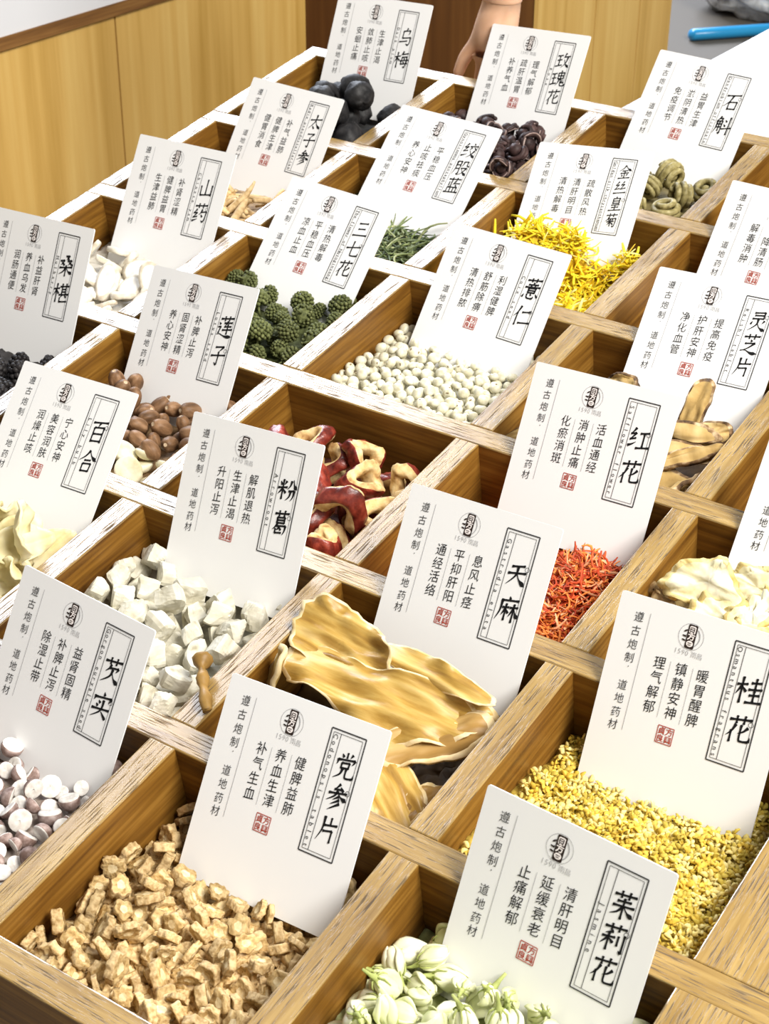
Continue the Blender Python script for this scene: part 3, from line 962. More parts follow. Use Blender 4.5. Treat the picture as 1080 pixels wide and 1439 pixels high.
def settle(name, cell, protos, n, h, mode='any', size=(0.9, 1.1), tries=9, g=0.009, label=None, cat=None, group=None, over=0.03,
           few=None, keep=None, region=None, sink=0.1, rise=0.0, kids=None):
    """drop pieces one after the other onto the heap, each into the lowest of a few spots, and keep those that show"""
    ci, ri = cell
    x0, y0 = ci + HW, ri * PY + HW
    NG = int(.885 / g) + 1
    H = np.array([[h(x0 + (i + .5) * g, y0 + (j + .5) * g) for i in range(NG)] for j in range(NG)])
    B = H.copy()
    PV = [mverts(me) for me in protos]
    out = []
    for k in range(n):
        w = int(rng.integers(len(protos)))
        V = PV[w]
        sc = rng.uniform(*size)
        R_ = np.array(rand_rot(mode))
        U = (V @ R_.T) * sc
        lo, hi = U.min(0), U.max(0)
        rad = max(hi[0] - lo[0], hi[1] - lo[1]) / 2
        best = None
        for t in range(tries):
            if region: rx = rng.uniform(region[0], region[1]); ry = rng.uniform(region[2], region[3])
            else: rx, ry = rng.uniform(0, 1), rng.uniform(0, 1)
            x = ci + HW - lo[0] + rx * (.889 - (hi[0] - lo[0]))
            y = ri * PY + HW - lo[1] + ry * (.884 - (hi[1] - lo[1]))
            ix = np.clip(((U[:, 0] + x - x0) / g).astype(int), 0, NG - 1)
            iy = np.clip(((U[:, 1] + y - y0) / g).astype(int), 0, NG - 1)
            z = (H[iy, ix] - U[:, 2]).max() - sink * (hi[2] - lo[2])
            c = z + lo[2] - B[min(int((y - y0) / g), NG - 1), min(int((x - x0) / g), NG - 1)]
            if c > over or hits_card((x, y, z), rad): continue
            if best is None or c < best[0]: best = (c, x, y, z, ix, iy)
        if best is None: continue
        _, x, y, z, ix, iy = best
        np.maximum.at(H, (iy, ix), U[:, 2] + z)
        out.append((w, x, y, z, R_, sc, rad))
    res = []
    vis = [q for q in out if seen(q[1:4], q[6])]
    if keep and len(vis) > keep: vis = vis[-keep:]
    for w, x, y, z, R_, sc, rad in vis:
        M = T(x, y, z + rise) @ Matrix(R_.tolist()).to_4x4() @ Matrix.Scale(sc, 4)
        o = link(name, protos[w], None, tray(M))
        if kids: link(kids[0], kids[1][w], o)
        res.append((o, (x, y, z)))
        if label: tag(o, label, cat, group)
    if few: name_few(res, *few)
    chosen = {id(q) for q in vis}
    into_bed(cell, protos, [q for q in out if id(q) not in chosen], rise)
    return res


# ---- kinds of pieces
def slab(m, outline, th=0.012, cup=(0, 0), ruffle=0.0, wrinkle=0.0, seed=0, rings=5, face=0, rim=1, twist=0.0, rag=0.0):
    """thin cut slice: outline in cells, bent by cup, wavy at its rim"""
    P = catmull([(x, y, 0) for x, y in outline], 7 if rag else 4, True)
    n = len(P)
    c = sum(P, Vector()) / n
    if rag: P = [c + (p - c) * (1 + rag * nz((p.x * 26, p.y * 26, 5), 1, seed) + rag * .7 * nz((p.x * 60, p.y * 60, 8), 1, seed)) for p in P]
    ext = max((p - c).length for p in P)

    def z(x, y, k):
        zz = cup[0] * x * x + cup[1] * y * y + twist * x * y
        zz += ruffle * (k ** 3) * nz((x / ext * 3.1, y / ext * 3.1, 1), 1, seed)
        zz += wrinkle * nz((x / ext * 2.2, y / ext * 7.5, 2), 1, seed)
        return zz
    v, f, mi = [], [], []
    for side in (1, -1):
        for r in range(rings + 1):
            k = (r / rings) ** .8
            for p in P:
                q = c + (p - c) * max(k, .02)
                v.append((q.x, q.y, z(q.x, q.y, k) + side * th / 2 * (1 if k < .95 else .75)))
    off = (rings + 1) * n
    for s in (0, 1):
        for r in range(rings):
            for i in range(n):
                l = (i + 1) % n
                q = (s * off + r * n + i, s * off + (r + 1) * n + i, s * off + (r + 1) * n + l, s * off + r * n + l)
                f.append(q if s == 0 else q[::-1])
                mi.append(rim if r == rings - 1 else face)
        f.append(tuple(s * off + i for i in (range(n) if s == 0 else range(n - 1, -1, -1))))
        mi.append(face)
    for i in range(n):
        l = (i + 1) % n
        f.append((rings * n + i, off + rings * n + i, off + rings * n + l, rings * n + l))
        mi.append(rim)
    b = len(m.v)
    m.v += v
    for q, k in zip(f, mi):
        m.f.append(tuple(i + b for i in q)); m.m.append(k); m.s.append(True)
    return m


def oval(a, b, n=9, jit=0.1, seed=0):
    r = random.Random(seed)
    return [(a * math.cos(2 * math.pi * i / n) * (1 + r.uniform(-jit, jit)), b * math.sin(2 * math.pi * i / n) * (1 + r.uniform(-jit, jit))) for i in range(n)]


# 1. codonopsis discs: lobed tan discs with a pale core and a ribbed side
tan_face = mottled('tan_root_face', [(0.3, (0.30, 0.18, 0.06)), (0.52, (0.56, 0.39, 0.17)), (0.72, (0.72, 0.55, 0.29))], 420, vary=.22, bump=.8)
tan_core = mottled('pale_root_core', [(0.3, (0.66, 0.50, 0.25)), (0.7, (0.88, 0.75, 0.48))], 500, vary=.12)
tan_side = mottled('tan_root_side', [(0.3, (0.36, 0.22, 0.08)), (0.6, (0.68, 0.50, 0.26))], 500, vary=.22, bump=.8)


def disc(seed):
    r = random.Random(seed)
    m = MB()
    n = 26
    R0 = r.uniform(.031, .045); th = r.uniform(.018, .031); k1 = r.randint(5, 8)
    ph = r.uniform(0, 6)
    prof = [1 + .12 * math.sin(k1 * t + ph) + .09 * math.sin(3 * t + 2 * ph) + .04 * math.sin(11 * t) for t in (2 * math.pi * i / n for i in range(n))]
    el = r.uniform(.8, 1)
    v, f, mi = [], [], []
    rows = [(.34, th / 2 - .004), (.42, th / 2 - .001), (.7, th / 2 - .004), (.92, th / 2 + .001), (1.0, th / 2 - .004), (.95, 0), (1.0, -th / 2 + .004), (.92, -th / 2), (.4, -th / 2 + .003)]
    for k, z in rows:
        for i in range(n):
            t = 2 * math.pi * i / n
            q = 1 + (prof[i] - 1) * min(k * 1.2, 1)
            v.append((R0 * k * q * math.cos(t), R0 * k * q * el * math.sin(t), z + .003 * nz((math.cos(t) * 2, math.sin(t) * 2, z * 20), 1, seed)))
    for j in range(len(rows) - 1):
        for i in range(n):
            l = (i + 1) % n
            f.append((j * n + i, (j + 1) * n + i, (j + 1) * n + l, j * n + l))
            mi.append(1 if j < 1 else 0 if j < 3 else 2 if j < 6 else 0)
    f.append(tuple(range(n))); mi.append(1)
    f.append(tuple(8 * n + i for i in range(n - 1, -1, -1))); mi.append(1)
    m.v, m.f, m.m, m.s = v, f, mi, [True] * len(f)
    return m


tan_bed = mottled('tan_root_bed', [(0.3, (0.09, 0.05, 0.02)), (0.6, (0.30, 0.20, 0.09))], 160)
c_ = (3, 0)
h = surface(c_, -.21, -.36, [(3.25, .45, .22, .03)], .03, 3)
dm = [disc(i) for i in range(9)]


def more_discs(m):
    r = np.random.default_rng(8)
    for k in range(700):
        x, y = r.uniform(3.11, 3.89), r.uniform(.11, .88)
        z = h(x, y) + r.uniform(-.012, .014)
        if hits_card((x, y, z), .06): continue
        d = dm[k % 9]
        M = T(x, y, z) @ Euler(r.uniform(0, 6.28, 3)).to_matrix().to_4x4()
        b = len(m.v)
        m.v += [tuple(M @ Vector(p)) for p in d.v]
        for f, q in zip(d.f, d.m):
            m.f.append(tuple(i + b for i in f)); m.m.append(q + 1); m.s.append(True)
    return [tan_face, tan_core, tan_side]


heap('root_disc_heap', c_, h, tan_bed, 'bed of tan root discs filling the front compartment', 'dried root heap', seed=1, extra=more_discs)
settle('root_disc', c_, [d.mesh('root_disc', [tan_face, tan_core, tan_side]) for d in dm], 900, surface(c_, -.195, -.345, [(3.25, .45, .22, .03)], .03, 3), 'any', (.85, 1.25), 9, .008, label='small tan dried root disc with pale core in the front middle compartment', cat='dried root slice', group='tan root discs', keep=297, over=.045)

# 2. coix seeds
cream = mottled('cream_seed_husk', [(0.35, (0.56, 0.52, 0.36)), (0.6, (0.76, 0.73, 0.58))], 260, vary=.08, rough=.45, spec=.4, bump=.1)
seed_pit = flat('brown_seed_groove', (0.20, 0.14, 0.07), .8)


def coix(seed):
    r = random.Random(seed)

    def fn(d):
        g = .30 * math.exp(-(d.x / .20) ** 2) * (1 if d.y > 0 else 0) * max(d.y, 0)
        return 1 - g + .03 * nz(d, 2, seed)

    def mf(d): return 1 if (seed % 2 == 0 and d.y > .5 and abs(d.x) < .14 and abs(d.z) < .8) else 0
    return MB().ball((0, 0, 0), (.026, .022, .0285), 16, 11, fn, 0, mf).mesh('coix_seed', [cream, seed_pit])


c_ = (2, 3)
h = surface(c_, -.155, -.27, [(2.6, 3.35, .3, .02)], .02, 7)
heap('coix_seed_heap', c_, h, mottled('cream_seed_bed', [(0.3, (0.42, 0.40, 0.28)), (0.6, (0.74, 0.7, 0.56))], 200), 'bed of cream round seeds under the 薏仁 card', 'seed heap', seed=2)
settle('coix_seed', c_, [coix(i) for i in range(4)], 660, h, 'any', (.85, 1.1), 8, .006, 'round cream seed with a brown groove under the 薏仁 card', 'seed', 'cream coix seeds', keep=298)

# 3. kudzu cubes
chalk = mottled('chalky_white_root', [(0.25, (0.36, 0.32, 0.22)), (0.45, (0.60, 0.565, 0.45)), (0.7, (0.74, 0.71, 0.61))], 170, (1, 1, .35), vary=.06, rough=.85, bump=.5)


def chunk(seed):
    r = random.Random(seed)
    m = MB()
    a, b, c = (r.uniform(.044, .06), r.uniform(.04, .054), r.uniform(.034, .05))
    sh = [Vector((r.uniform(-.3, .3), r.uniform(-.3, .3), r.uniform(-.3, .3))) for _ in range(3)]
    cuts = [(Vector((r.uniform(-1, 1), r.uniform(-1, 1), r.uniform(-1, 1))).normalized(), r.uniform(.75, .95)) for _ in range(3)]

    def fn(d):
        k = 1 / max(abs(d.x), abs(d.y), abs(d.z)) ** .93
        for n_, q in cuts:
            dd = d.dot(n_)
            if dd > .05: k = min(k, q / dd * 1.1)
        return k * .9 + .05 * nz(d, 3.5, seed)
    m.ball((0, 0, 0), (a, b, c), 22, 14, fn)
    m.v = [tuple(Vector(p) + Vector((sh[0].x * p[1], sh[1].y * p[2], sh[2].z * p[0] * .5))) for p in m.v]
    me = m.mesh('root_cube', [chalk])
    me.polygons.foreach_set('use_smooth', [False] * len(me.polygons))
    return me


c_ = (2, 1)
h = surface(c_, -.20, -.27, [(2.75, 1.35, .3, .05)], .02, 9)
heap('root_cube_heap', c_, h, mottled('chalky_bed', [(0.3, (0.4, 0.38, 0.3)), (0.6, (0.66, 0.63, 0.54))], 100), 'bed of chalk white root under the 粉葛 card', 'dried root heap', lump=.02, seed=3)
settle('root_cube', c_, [chunk(i) for i in range(11)], 230, h, 'any', (.85, 1.25), 10, .01, 'chalk white root cube in the heap under the 粉葛 card', 'dried root cube', 'white root cubes', over=.07)

# 4. gorgon nuts, halved
nut_in = mottled('white_nut_flesh', [(0.35, (0.58, 0.54, 0.49)), (0.6, (0.76, 0.73, 0.69))], 300, vary=.06, rough=.7, bump=.15)
nut_out = mottled('mauve_nut_skin', [(0.35, (0.16, 0.10, 0.08)), (0.55, (0.32, 0.235, 0.21)), (0.75, (0.50, 0.41, 0.38))], 260, vary=.25, rough=.6)


def nut(seed):
    r = random.Random(seed)
    m = MB()
    cutz = r.uniform(-.1, .45)

    def fn(d): return 1 + .05 * nz(d, 2, seed)
    v0 = r.uniform(.85, 1.1)
    m.ball((0, 0, 0), (.036 * v0, .034 * v0, .036), 16, 12, fn, 0)
    nv = []
    for p in m.v:
        x, y, z = p
        if z > cutz * .036: z = cutz * .036 + (z - cutz * .036) * .12 - .10 * max(0, .03 - math.hypot(x, y)) * r.choice((0, 1))
        nv.append((x, y, z))
    m.v = nv
    for k, f in enumerate(m.f):
        if sum(m.v[i][2] for i in f) / 4 > cutz * .036 - .004: m.m[k] = 1
    return m.mesh('halved_nut', [nut_out, nut_in])


c_ = (2, 0)
h = surface(c_, -.08, -.27, [], .02, 4)
heap('halved_nut_heap', c_, h, mottled('nut_bed', [(0.3, (0.12, 0.08, 0.05)), (0.6, (0.4, 0.34, 0.3))], 160), 'bed of halved nuts at the left edge under the 芡实 card', 'nut heap', seed=5)
settle('halved_nut', c_, [nut(i) for i in range(8)], 420, h, .9, (.85, 1.15), 8, .008, 'halved nut with white flesh and mauve brown skin under the 芡实 card', 'nut', 'halved gorgon nuts')

# 5. lotus box: brown nuts with a pale tip, and pale halves
brown_nut = mottled('brown_nut_skin', [(0.3, (0.075, 0.038, 0.018)), (0.5, (0.18, 0.095, 0.045)), (0.72, (0.34, 0.20, 0.11))], 230, (1, 1, .3), vary=.22, rough=.5, bump=.8)
pale_tip = flat('pale_nut_tip', (0.55, 0.42, 0.28), .8)
pale_half = mottled('pale_half_flesh', [(0.3, (0.56, 0.50, 0.30)), (0.6, (0.80, 0.75, 0.56))], 110, vary=.08, bump=.3)


def brown(seed):
    def fn(d): return 1 + .05 * nz((d.x * 3, d.y * 3, d.z), 1.5, seed) - .12 * math.exp(-((1 - d.z) / .02))
    def mf(d): return 1 if d.z > .93 else 0
    return MB().ball((0, 0, 0), (.036, .036, .053), 18, 13, fn, 0, mf).mesh('brown_nut', [brown_nut, pale_tip])


def half(seed):
    r = random.Random(seed)
    m = MB()

    def fn(d): return 1 + .08 * nz(d, 1.6, seed)
    m.ball((0, 0, 0), (.072, .055, .04), 20, 12, fn)
    m.v = [(x, y, (z if z < .006 else .006 + (z - .006) * .15 - .35 * max(0, .035 - abs(y)) * max(0, .06 - abs(x)) * 6)) for x, y, z in m.v]
    return m.mesh('pale_nut_half', [pale_half])


c_ = (1, 2)
h = surface(c_, -.15, -.25, [(1.85, 2.5, .14, .04)], .02, 5)
heap('lotus_heap', c_, h, mottled('brown_nut_bed', [(0.3, (0.12, 0.07, 0.03)), (0.6, (0.32, 0.2, 0.1))], 150), 'bed of brown nuts under the 莲子 card', 'nut heap', seed=6)
settle('pale_nut_half', c_, [half(i) for i in range(4)], 16, h, .5, (.9, 1.15), 6, .01, region=(0.2, 1, 0, .32), over=.05,
       few=('nut half', 'pale nut halves', 'pale cream nut half', 'under the 莲子 card'))
settle('brown_nut', c_, [brown(i) for i in range(5)], 90, h, 'any', (.9, 1.15), 8, .009, region=(0.1, 1, .28, .9), over=.06,
       label='brown oval nut with a pale tip under the 莲子 card', cat='nut', group='brown nuts')

# 6. lily bulb scales
lily = mottled('cream_lily_scale', [(0.3, (0.62, 0.50, 0.22)), (0.5, (0.80, 0.71, 0.42)), (0.72, (0.88, 0.82, 0.60))], 60, (1, .3, 1), vary=.08, rough=.5, sub=.15)


def scale_(seed):
    r = random.Random(seed)
    m = MB()
    a, b = r.uniform(.12, .16), r.uniform(.06, .085)
    slab(m, [(a, 0), (a * .6, b * .8), (0, b), (-a * .6, b * .75), (-a, b * .2), (-a * .9, -b * .3), (-a * .5, -b * .9), (0, -b), (a * .7, -b * .7)], .012, (r.uniform(.8, 2.2), r.uniform(4, 8)), .05, .015, seed, 5, 0, 0, r.uniform(-2, 2))
    return m.mesh('lily_scale', [lily])


c_ = (1, 1)
h = surface(c_, -.17, -.24, [(1.75, 1.45, .25, .05)], .02, 6)
heap('lily_scale_heap', c_, h, mottled('lily_bed', [(0.3, (0.3, 0.23, 0.08)), (0.6, (0.62, 0.52, 0.26))], 90), 'bed of cream bulb scales under the 百合 card', 'bulb scale heap', seed=7)
settle('lily_scale', c_, [scale_(i) for i in range(7)], 46, h, .75, (.85, 1.15), 7, .012, region=(.25, 1, .05, .72), over=.12, sink=.25, keep=20,
       few=('bulb scale', 'curled bulb scales', 'curled cream bulb scale', 'under the 百合 card'))

# 7. yam slices
yam = mottled('white_yam_flesh', [(0.35, (0.78, 0.76, 0.70)), (0.6, (0.90, 0.89, 0.86))], 200, vary=.05, rough=.65, bump=.1)
yam_rim = mottled('beige_yam_edge', [(0.35, (0.58, 0.50, 0.38)), (0.6, (0.78, 0.72, 0.60))], 200, vary=.08)


def yams(seed):
    r = random.Random(seed)
    m = MB()
    slab(m, oval(r.uniform(.07, .10), r.uniform(.042, .056), 9, .06, seed), r.uniform(.022, .032), (r.uniform(-1, 1), 0), .006, .002, seed, 4, 0, 1)
    return m.mesh('yam_slice', [yam, yam_rim])


c_ = (0, 3)
h = surface(c_, -.17, -.28, [(.35, 3.4, .2, .05)], .02, 2)
heap('yam_slice_heap', c_, h, mottled('yam_bed', [(0.3, (0.5, 0.46, 0.38)), (0.6, (0.8, 0.77, 0.7))], 120), 'bed of white oval slices under the 山药 card', 'root slice heap', seed=8)
settle('yam_slice', c_, [yams(i) for i in range(6)], 120, h, .42, (.9, 1.25), 8, .009, 'smooth white oval slice in the heap under the 山药 card', 'root slice', 'white yam slices', over=.03, region=(0, 1, 0, .8))

# 8. thin curled roots
thin_root = mottled('tan_thin_root', [(0.3, (0.40, 0.25, 0.10)), (0.6, (0.70, 0.52, 0.28))], 260, vary=.15)


def curl(seed):
    r = random.Random(seed)
    m = MB()
    k = r.uniform(3, 8); L_ = r.uniform(.10, .17)
    pts = [(math.sin(k * t * L_ * 2) / k * .9, t * L_ - L_ / 2, .012 * math.sin(3 * t + seed)) for t in (i / 9 for i in range(10))]
    m.tube(pts, [.006 + .012 * math.sin(math.pi * min(1, .15 + i / 10)) for i in range(10)], 9)
    return m.mesh('curled_root', [thin_root])


c_ = (0, 4)
h = surface(c_, -.12, -.25, [], .02, 8)
heap('curled_root_heap', c_, h, mottled('thin_root_bed', [(0.3, (0.10, 0.06, 0.03)), (0.6, (0.34, 0.22, 0.1))], 150), 'bed of thin tan roots under the 太子参 card', 'dried root heap', seed=9)
settle('curled_root', c_, [curl(i) for i in range(6)], 60, h, .35, (.9, 1.2), 6, .01, over=.06, keep=18, region=(.2, 1, 0, .4),
       few=('dried root', 'thin curled roots', 'thin tan curled root', 'below the 太子参 card'))

# 9. black plums
plum = mottled('black_plum_skin', [(0.35, (0.010, 0.010, 0.011)), (0.6, (0.028, 0.027, 0.028)), (0.8, (0.06, 0.058, 0.058))], 150, vary=.25, rough=.55, bump=.8)


def plumm(seed):
    def fn(d): return 1 + .16 * nz(d, 1.9, seed) + .07 * nz(d, 5, seed + 3)
    return MB().ball((0, 0, 0), (.095, .088, .08), 24, 16, fn).mesh('black_plum', [plum])


c_ = (0, 5)
h = surface(c_, -.16, -.34, [(.75, 5.38, .26, .14)], .02, 1)
heap('black_plum_heap', c_, h, mottled('plum_bed', [(0.3, (0.008, 0.008, 0.008)), (0.6, (0.03, 0.03, 0.03))], 90), 'bed of black plums under the 乌梅 card', 'plum heap', seed=10)
settle('black_plum', c_, [plumm(i) for i in range(5)], 60, h, 'any', (.85, 1.1), 5, .012, over=.14, region=(.3, 1, 0, .75),
       few=('plum', 'black dried plums', 'wrinkled black plum', 'under the 乌梅 card'))

# 10. dried rosebuds
rose_d = mottled('dark_rose_petal', [(0.35, (0.020, 0.011, 0.011)), (0.6, (0.058, 0.032, 0.030)), (0.8, (0.13, 0.08, 0.075))], 160, vary=.25, rough=.55)
rose_e = mottled('pinkish_petal_edge', [(0.35, (0.22, 0.15, 0.13)), (0.65, (0.46, 0.36, 0.33))], 200, vary=.2)


def bud(seed):
    r = random.Random(seed)
    m = MB()

    def fn(d): return 1 + .12 * nz(d, 2.4, seed)
    m.ball((0, 0, -.004), (.042, .042, .038), 14, 9, fn, 0)
    for k in range(6):
        a0 = r.uniform(0, 6.28); zz = r.uniform(-.02, .03); sp = r.uniform(1.4, 2.6); rr = .048 + .004 * k % .012
        for w, mi, r2 in ((.017, 0, 1.0), (.0045, 1, 1.05)):
            pts = []
            for i in range(9):
                t = i / 8
                a = a0 + sp * t
                pts.append((rr * r2 * math.cos(a), rr * r2 * math.sin(a), zz + .022 * math.sin(math.pi * t) + (0 if mi == 0 else .014)))
            m.tube(pts, [w * (.45 + .55 * math.sin(math.pi * (.1 + .8 * i / 8))) for i in range(9)], 7, mi)
    return m.mesh('rosebud', [rose_d, rose_e])


c_ = (1, 5)
h = surface(c_, -.09, -.24, [(1.75, 5.4, .25, .06)], .02, 2)
heap('rosebud_heap', c_, h, mottled('rose_bed', [(0.3, (0.012, 0.007, 0.007)), (0.6, (0.06, 0.036, 0.032))], 120), 'bed of dark dried rosebuds under the 玫瑰花 card', 'flower bud heap', seed=11)
settle('rosebud', c_, [bud(i) for i in range(6)], 110, h, 'any', (.8, 1.1), 8, .011, 'dark dried rosebud with pinkish petal edges under the 玫瑰花 card', 'flower bud', 'dark rosebuds', over=.06)

# 11. dendrobium coils
coil_m = mottled('olive_coil_skin', [(0.3, (0.15, 0.12, 0.04)), (0.55, (0.33, 0.28, 0.12)), (0.78, (0.54, 0.48, 0.27))], 300, vary=.15, rough=.5)


def coil(seed):
    r = random.Random(seed)
    m = MB()
    pts, rad = [], []
    turns = 3.6
    for i in range(64):
        t = i / 63
        ph = math.pi * (.14 + .72 * t)
        a = 2 * math.pi * turns * t
        rr = .047 * math.sin(ph) + .008
        pts.append((rr * math.cos(a), rr * math.sin(a), .052 * math.cos(ph) + .004 * nz((t * 9, seed, 0))))
        rad.append(.017 * (.75 + .25 * math.sin(math.pi * t)) * (1 + .1 * math.sin(a * 3)))
    m.tube(pts, rad, 8)
    m.ball((0, 0, 0), (.032, .032, .04), 10, 7)
    return m.mesh('stem_coil', [coil_m])


c_ = (2, 5)
h = surface(c_, -.13, -.24, [], .02, 3)
heap('stem_coil_heap', c_, h, mottled('coil_bed', [(0.3, (0.07, 0.055, 0.02)), (0.6, (0.22, 0.18, 0.08))], 120), 'bed of olive coils under the 石斛 card', 'coil heap', seed=12)
settle('stem_coil', c_, [coil(i) for i in range(5)], 60, h, 'any', (.9, 1.2), 8, .011, over=.06, region=(0, 1, 0, .6), keep=20,
       few=('coil', 'olive stem coils', 'olive spiral coil', 'under the 石斛 card'))


# 12. threads, petals and tiny blossoms: the 300 that show largest one by one, the rest as the bed
def strand(seed, L_, w, bend, n=7, fl=.45, taper=True, mats=()):
    r = random.Random(seed)
    m = MB()
    a, b = r.uniform(-bend, bend), r.uniform(-bend, bend)
    pts = []
    for i in range(n):
        t = i / (n - 1) - .5
        pts.append((a * L_ * t * t * 2 + .2 * a * L_ * math.sin(7 * t), L_ * t, b * L_ * (t * t - .1)))
    rad = [w * (.35 + .65 * math.sin(math.pi * (.08 + .84 * i / (n - 1)))) if taper else w for i in range(n)]
    m.tube(pts, rad, 6, 0, True, fl)
    return m


def scatter(name, cell, protos, n, h, lift, sd, label, cat, group, size=(.8, 1.2), keep=300, region=None, extra=None, steep=.0):
    ci, ri = cell
    res = []
    k = 0
    while len(res) < keep and k < n * 20:
        k += 1
        if region: x = rng.uniform(*region[:2]); y = rng.uniform(*region[2:])
        else: x = ci + rng.uniform(.085, .915); y = ri * PY + rng.uniform(.085, .905)
        z = h(x, y) + rng.uniform(lift[0], lift[1])
        if hits_card((x, y, z), .02) or not in_gap(np.array((x, y, z + .01))): continue
        px = project((x, y, z))
        if not (-10 < px[0] < 1090 and -10 < px[1] < 1449): continue
        a = rng.normal() * sd + steep
        M = T(x, y, z) @ RZ(rng.uniform(0, 360)) @ Matrix.Rotation(a, 4, 'X') @ Matrix.Rotation(rng.normal() * .5, 4, 'Y') @ Matrix.Scale(rng.uniform(*size), 4)
        o = link(name, protos[int(rng.integers(len(protos)))], None, tray(M))
        tag(o, label, cat, group)
        res.append((o, (x, y, z)))
    return res


def fuzz(cell, strands, n, h, lift, sd, mats, seed=0, zone=None):
    """the uncountable rest of a tangle, added to the bed it belongs to"""
    def add(m):
        r = np.random.default_rng(seed)
        ci, ri = cell
        for k in range(n):
            s = strands[k % len(strands)]
            if zone: x = r.uniform(*zone[:2]); y = r.uniform(*zone[2:])
            else: x = ci + r.uniform(.10, .90); y = ri * PY + r.uniform(.10, .89)
            z = h(x, y) + r.uniform(*lift)
            if hits_card((x, y, z), .03): continue
            M = T(x, y, z) @ RZ(r.uniform(0, 360)) @ Matrix.Rotation(r.normal() * sd, 4, 'X') @ Matrix.Scale(r.uniform(.8, 1.2), 4)
            m.add([M @ Vector(p) for p in s.v], s.f, 1 + int(r.integers(len(mats))))
        return mats
    return add


# safflower
saf = [mottled('safflower_' + n_, [(0.3, a), (0.7, b)], 200, vary=.3, rough=.5, bump=0) for n_, a, b in
       (('red', (0.38, 0.035, 0.012), (0.62, 0.10, 0.025)), ('orange', (0.62, 0.15, 0.025), (0.80, 0.28, 0.06)), ('salmon', (0.70, 0.26, 0.11), (0.85, 0.45, 0.24)))]
c_ = (3, 2)
h = surface(c_, -.18, -.42, [(3.75, 2.62, .26, .16), (3.2, 2.6, .25, -.1)], .03, 12)
heap('safflower_heap', c_, h, mottled('safflower_bed', [(0.3, (0.12, 0.012, 0.006)), (0.6, (0.36, 0.05, 0.015))], 200), 'bed of tangled dark red threads under the 红花 card', 'flower thread heap', lump=.02, seed=13,
     extra=fuzz(c_, [strand(i, .085, .0052, .45) for i in range(8)], 900, h, (-.005, .035), .5, saf[:2], 3, (3.3, 3.92, 2.09, 2.75)))
pr = []
for i in range(12):
    pr.append(strand(i + 20, .095, .0055, .5).mesh('safflower_thread', [saf[(0, 1, 1, 0, 2, 0)[i % 6]]]))
scatter('safflower_thread', c_, pr, 300, h, (.02, .055), .45, 'orange red flower thread in the heap under the 红花 card', 'flower thread', 'safflower threads', keep=296, region=(3.4, 3.93, 2.07, 2.8))

# chrysanthemum petals, heaped up against their card
chr_ = [mottled('yellow_petal_' + n_, [(0.3, a), (0.7, b)], 150, vary=.12, rough=.55, bump=0) for n_, a, b in
        (('deep', (0.74, 0.47, 0.012), (0.84, 0.60, 0.02)), ('bright', (0.84, 0.66, 0.02), (0.90, 0.78, 0.06)), ('pale', (0.86, 0.74, 0.18), (0.90, 0.82, 0.32)))]
c_ = (2, 4)
h = surface(c_, -.21, -.33, [(2.36, 4.56, .16, .30), (2.58, 4.62, .11, .24), (2.84, 4.68, .10, .20), (2.75, 4.2, .2, .05)], .02, 14)
heap('yellow_petal_heap', c_, h, mottled('yellow_petal_bed', [(0.3, (0.34, 0.19, 0.01)), (0.6, (0.66, 0.45, 0.02))], 160), 'bed of tangled yellow petals under the 金丝皇菊 card', 'petal heap', lump=.02, seed=14,
     extra=fuzz(c_, [strand(i, .12, .0075, .5, 7, .35) for i in range(8)], 800, h, (-.01, .045), .5, chr_[:2], 4))
pr = [strand(i + 60, .13, .0082, .55, 7, .35).mesh('yellow_petal', [chr_[(0, 1, 1, 2, 1, 0)[i % 6]]]) for i in range(12)]
scatter('yellow_petal', c_, pr, 300, h, (.02, .06), .5, 'bright yellow petal in the heap under the 金丝皇菊 card', 'petal', 'yellow chrysanthemum petals', keep=297)

for (x, y, z), rz, rx, lab in (((2.085, 4.66, -.10), 20, 62, 'single yellow petal stuck to the wall left of the 金丝皇菊 card'),
                               ((2.075, 4.44, -.09), -30, 70, 'single yellow petal on the wall above the left corner of the 薏仁 card'),
                               ((2.10, 4.78, -.17), 40, 55, 'yellow petal furthest back beside the left edge of the 金丝皇菊 card')):
    o = link('yellow_petal', pr[1].copy(), None, tray(T(x, y, z) @ RZ(rz) @ RX(rx)))
    tag(o, lab, 'petal')

# osmanthus
osm = [mottled('osmanthus_' + n_, [(0.3, a), (0.7, b)], 250, vary=.18, rough=.6, bump=0) for n_, a, b in
       (('gold', (0.55, 0.36, 0.035), (0.76, 0.55, 0.09)), ('pale', (0.76, 0.60, 0.16), (0.88, 0.76, 0.34)), ('olive', (0.46, 0.34, 0.04), (0.68, 0.52, 0.10)))]


def blossom(seed):
    r = random.Random(seed)
    m = MB()
    for k in range(r.choice((3, 4, 4))):
        a = k * 1.57 + r.uniform(-.4, .4)
        up_ = r.uniform(.1, 1.0)
        pts = [(.004 * math.cos(a), .004 * math.sin(a), 0), (.016 * math.cos(a), .016 * math.sin(a), .010 * up_), (.026 * math.cos(a + .3), .026 * math.sin(a + .3), .014 * up_ - .006)]
        m.tube(catmull(pts, 3), [.004, .0065, .008, .0085, .007, .005, .003], 6, 0, True, .55)
    m.tube([(0, 0, -.004), (.002, .001, -.016)], [.0035, .002], 5)
    return m


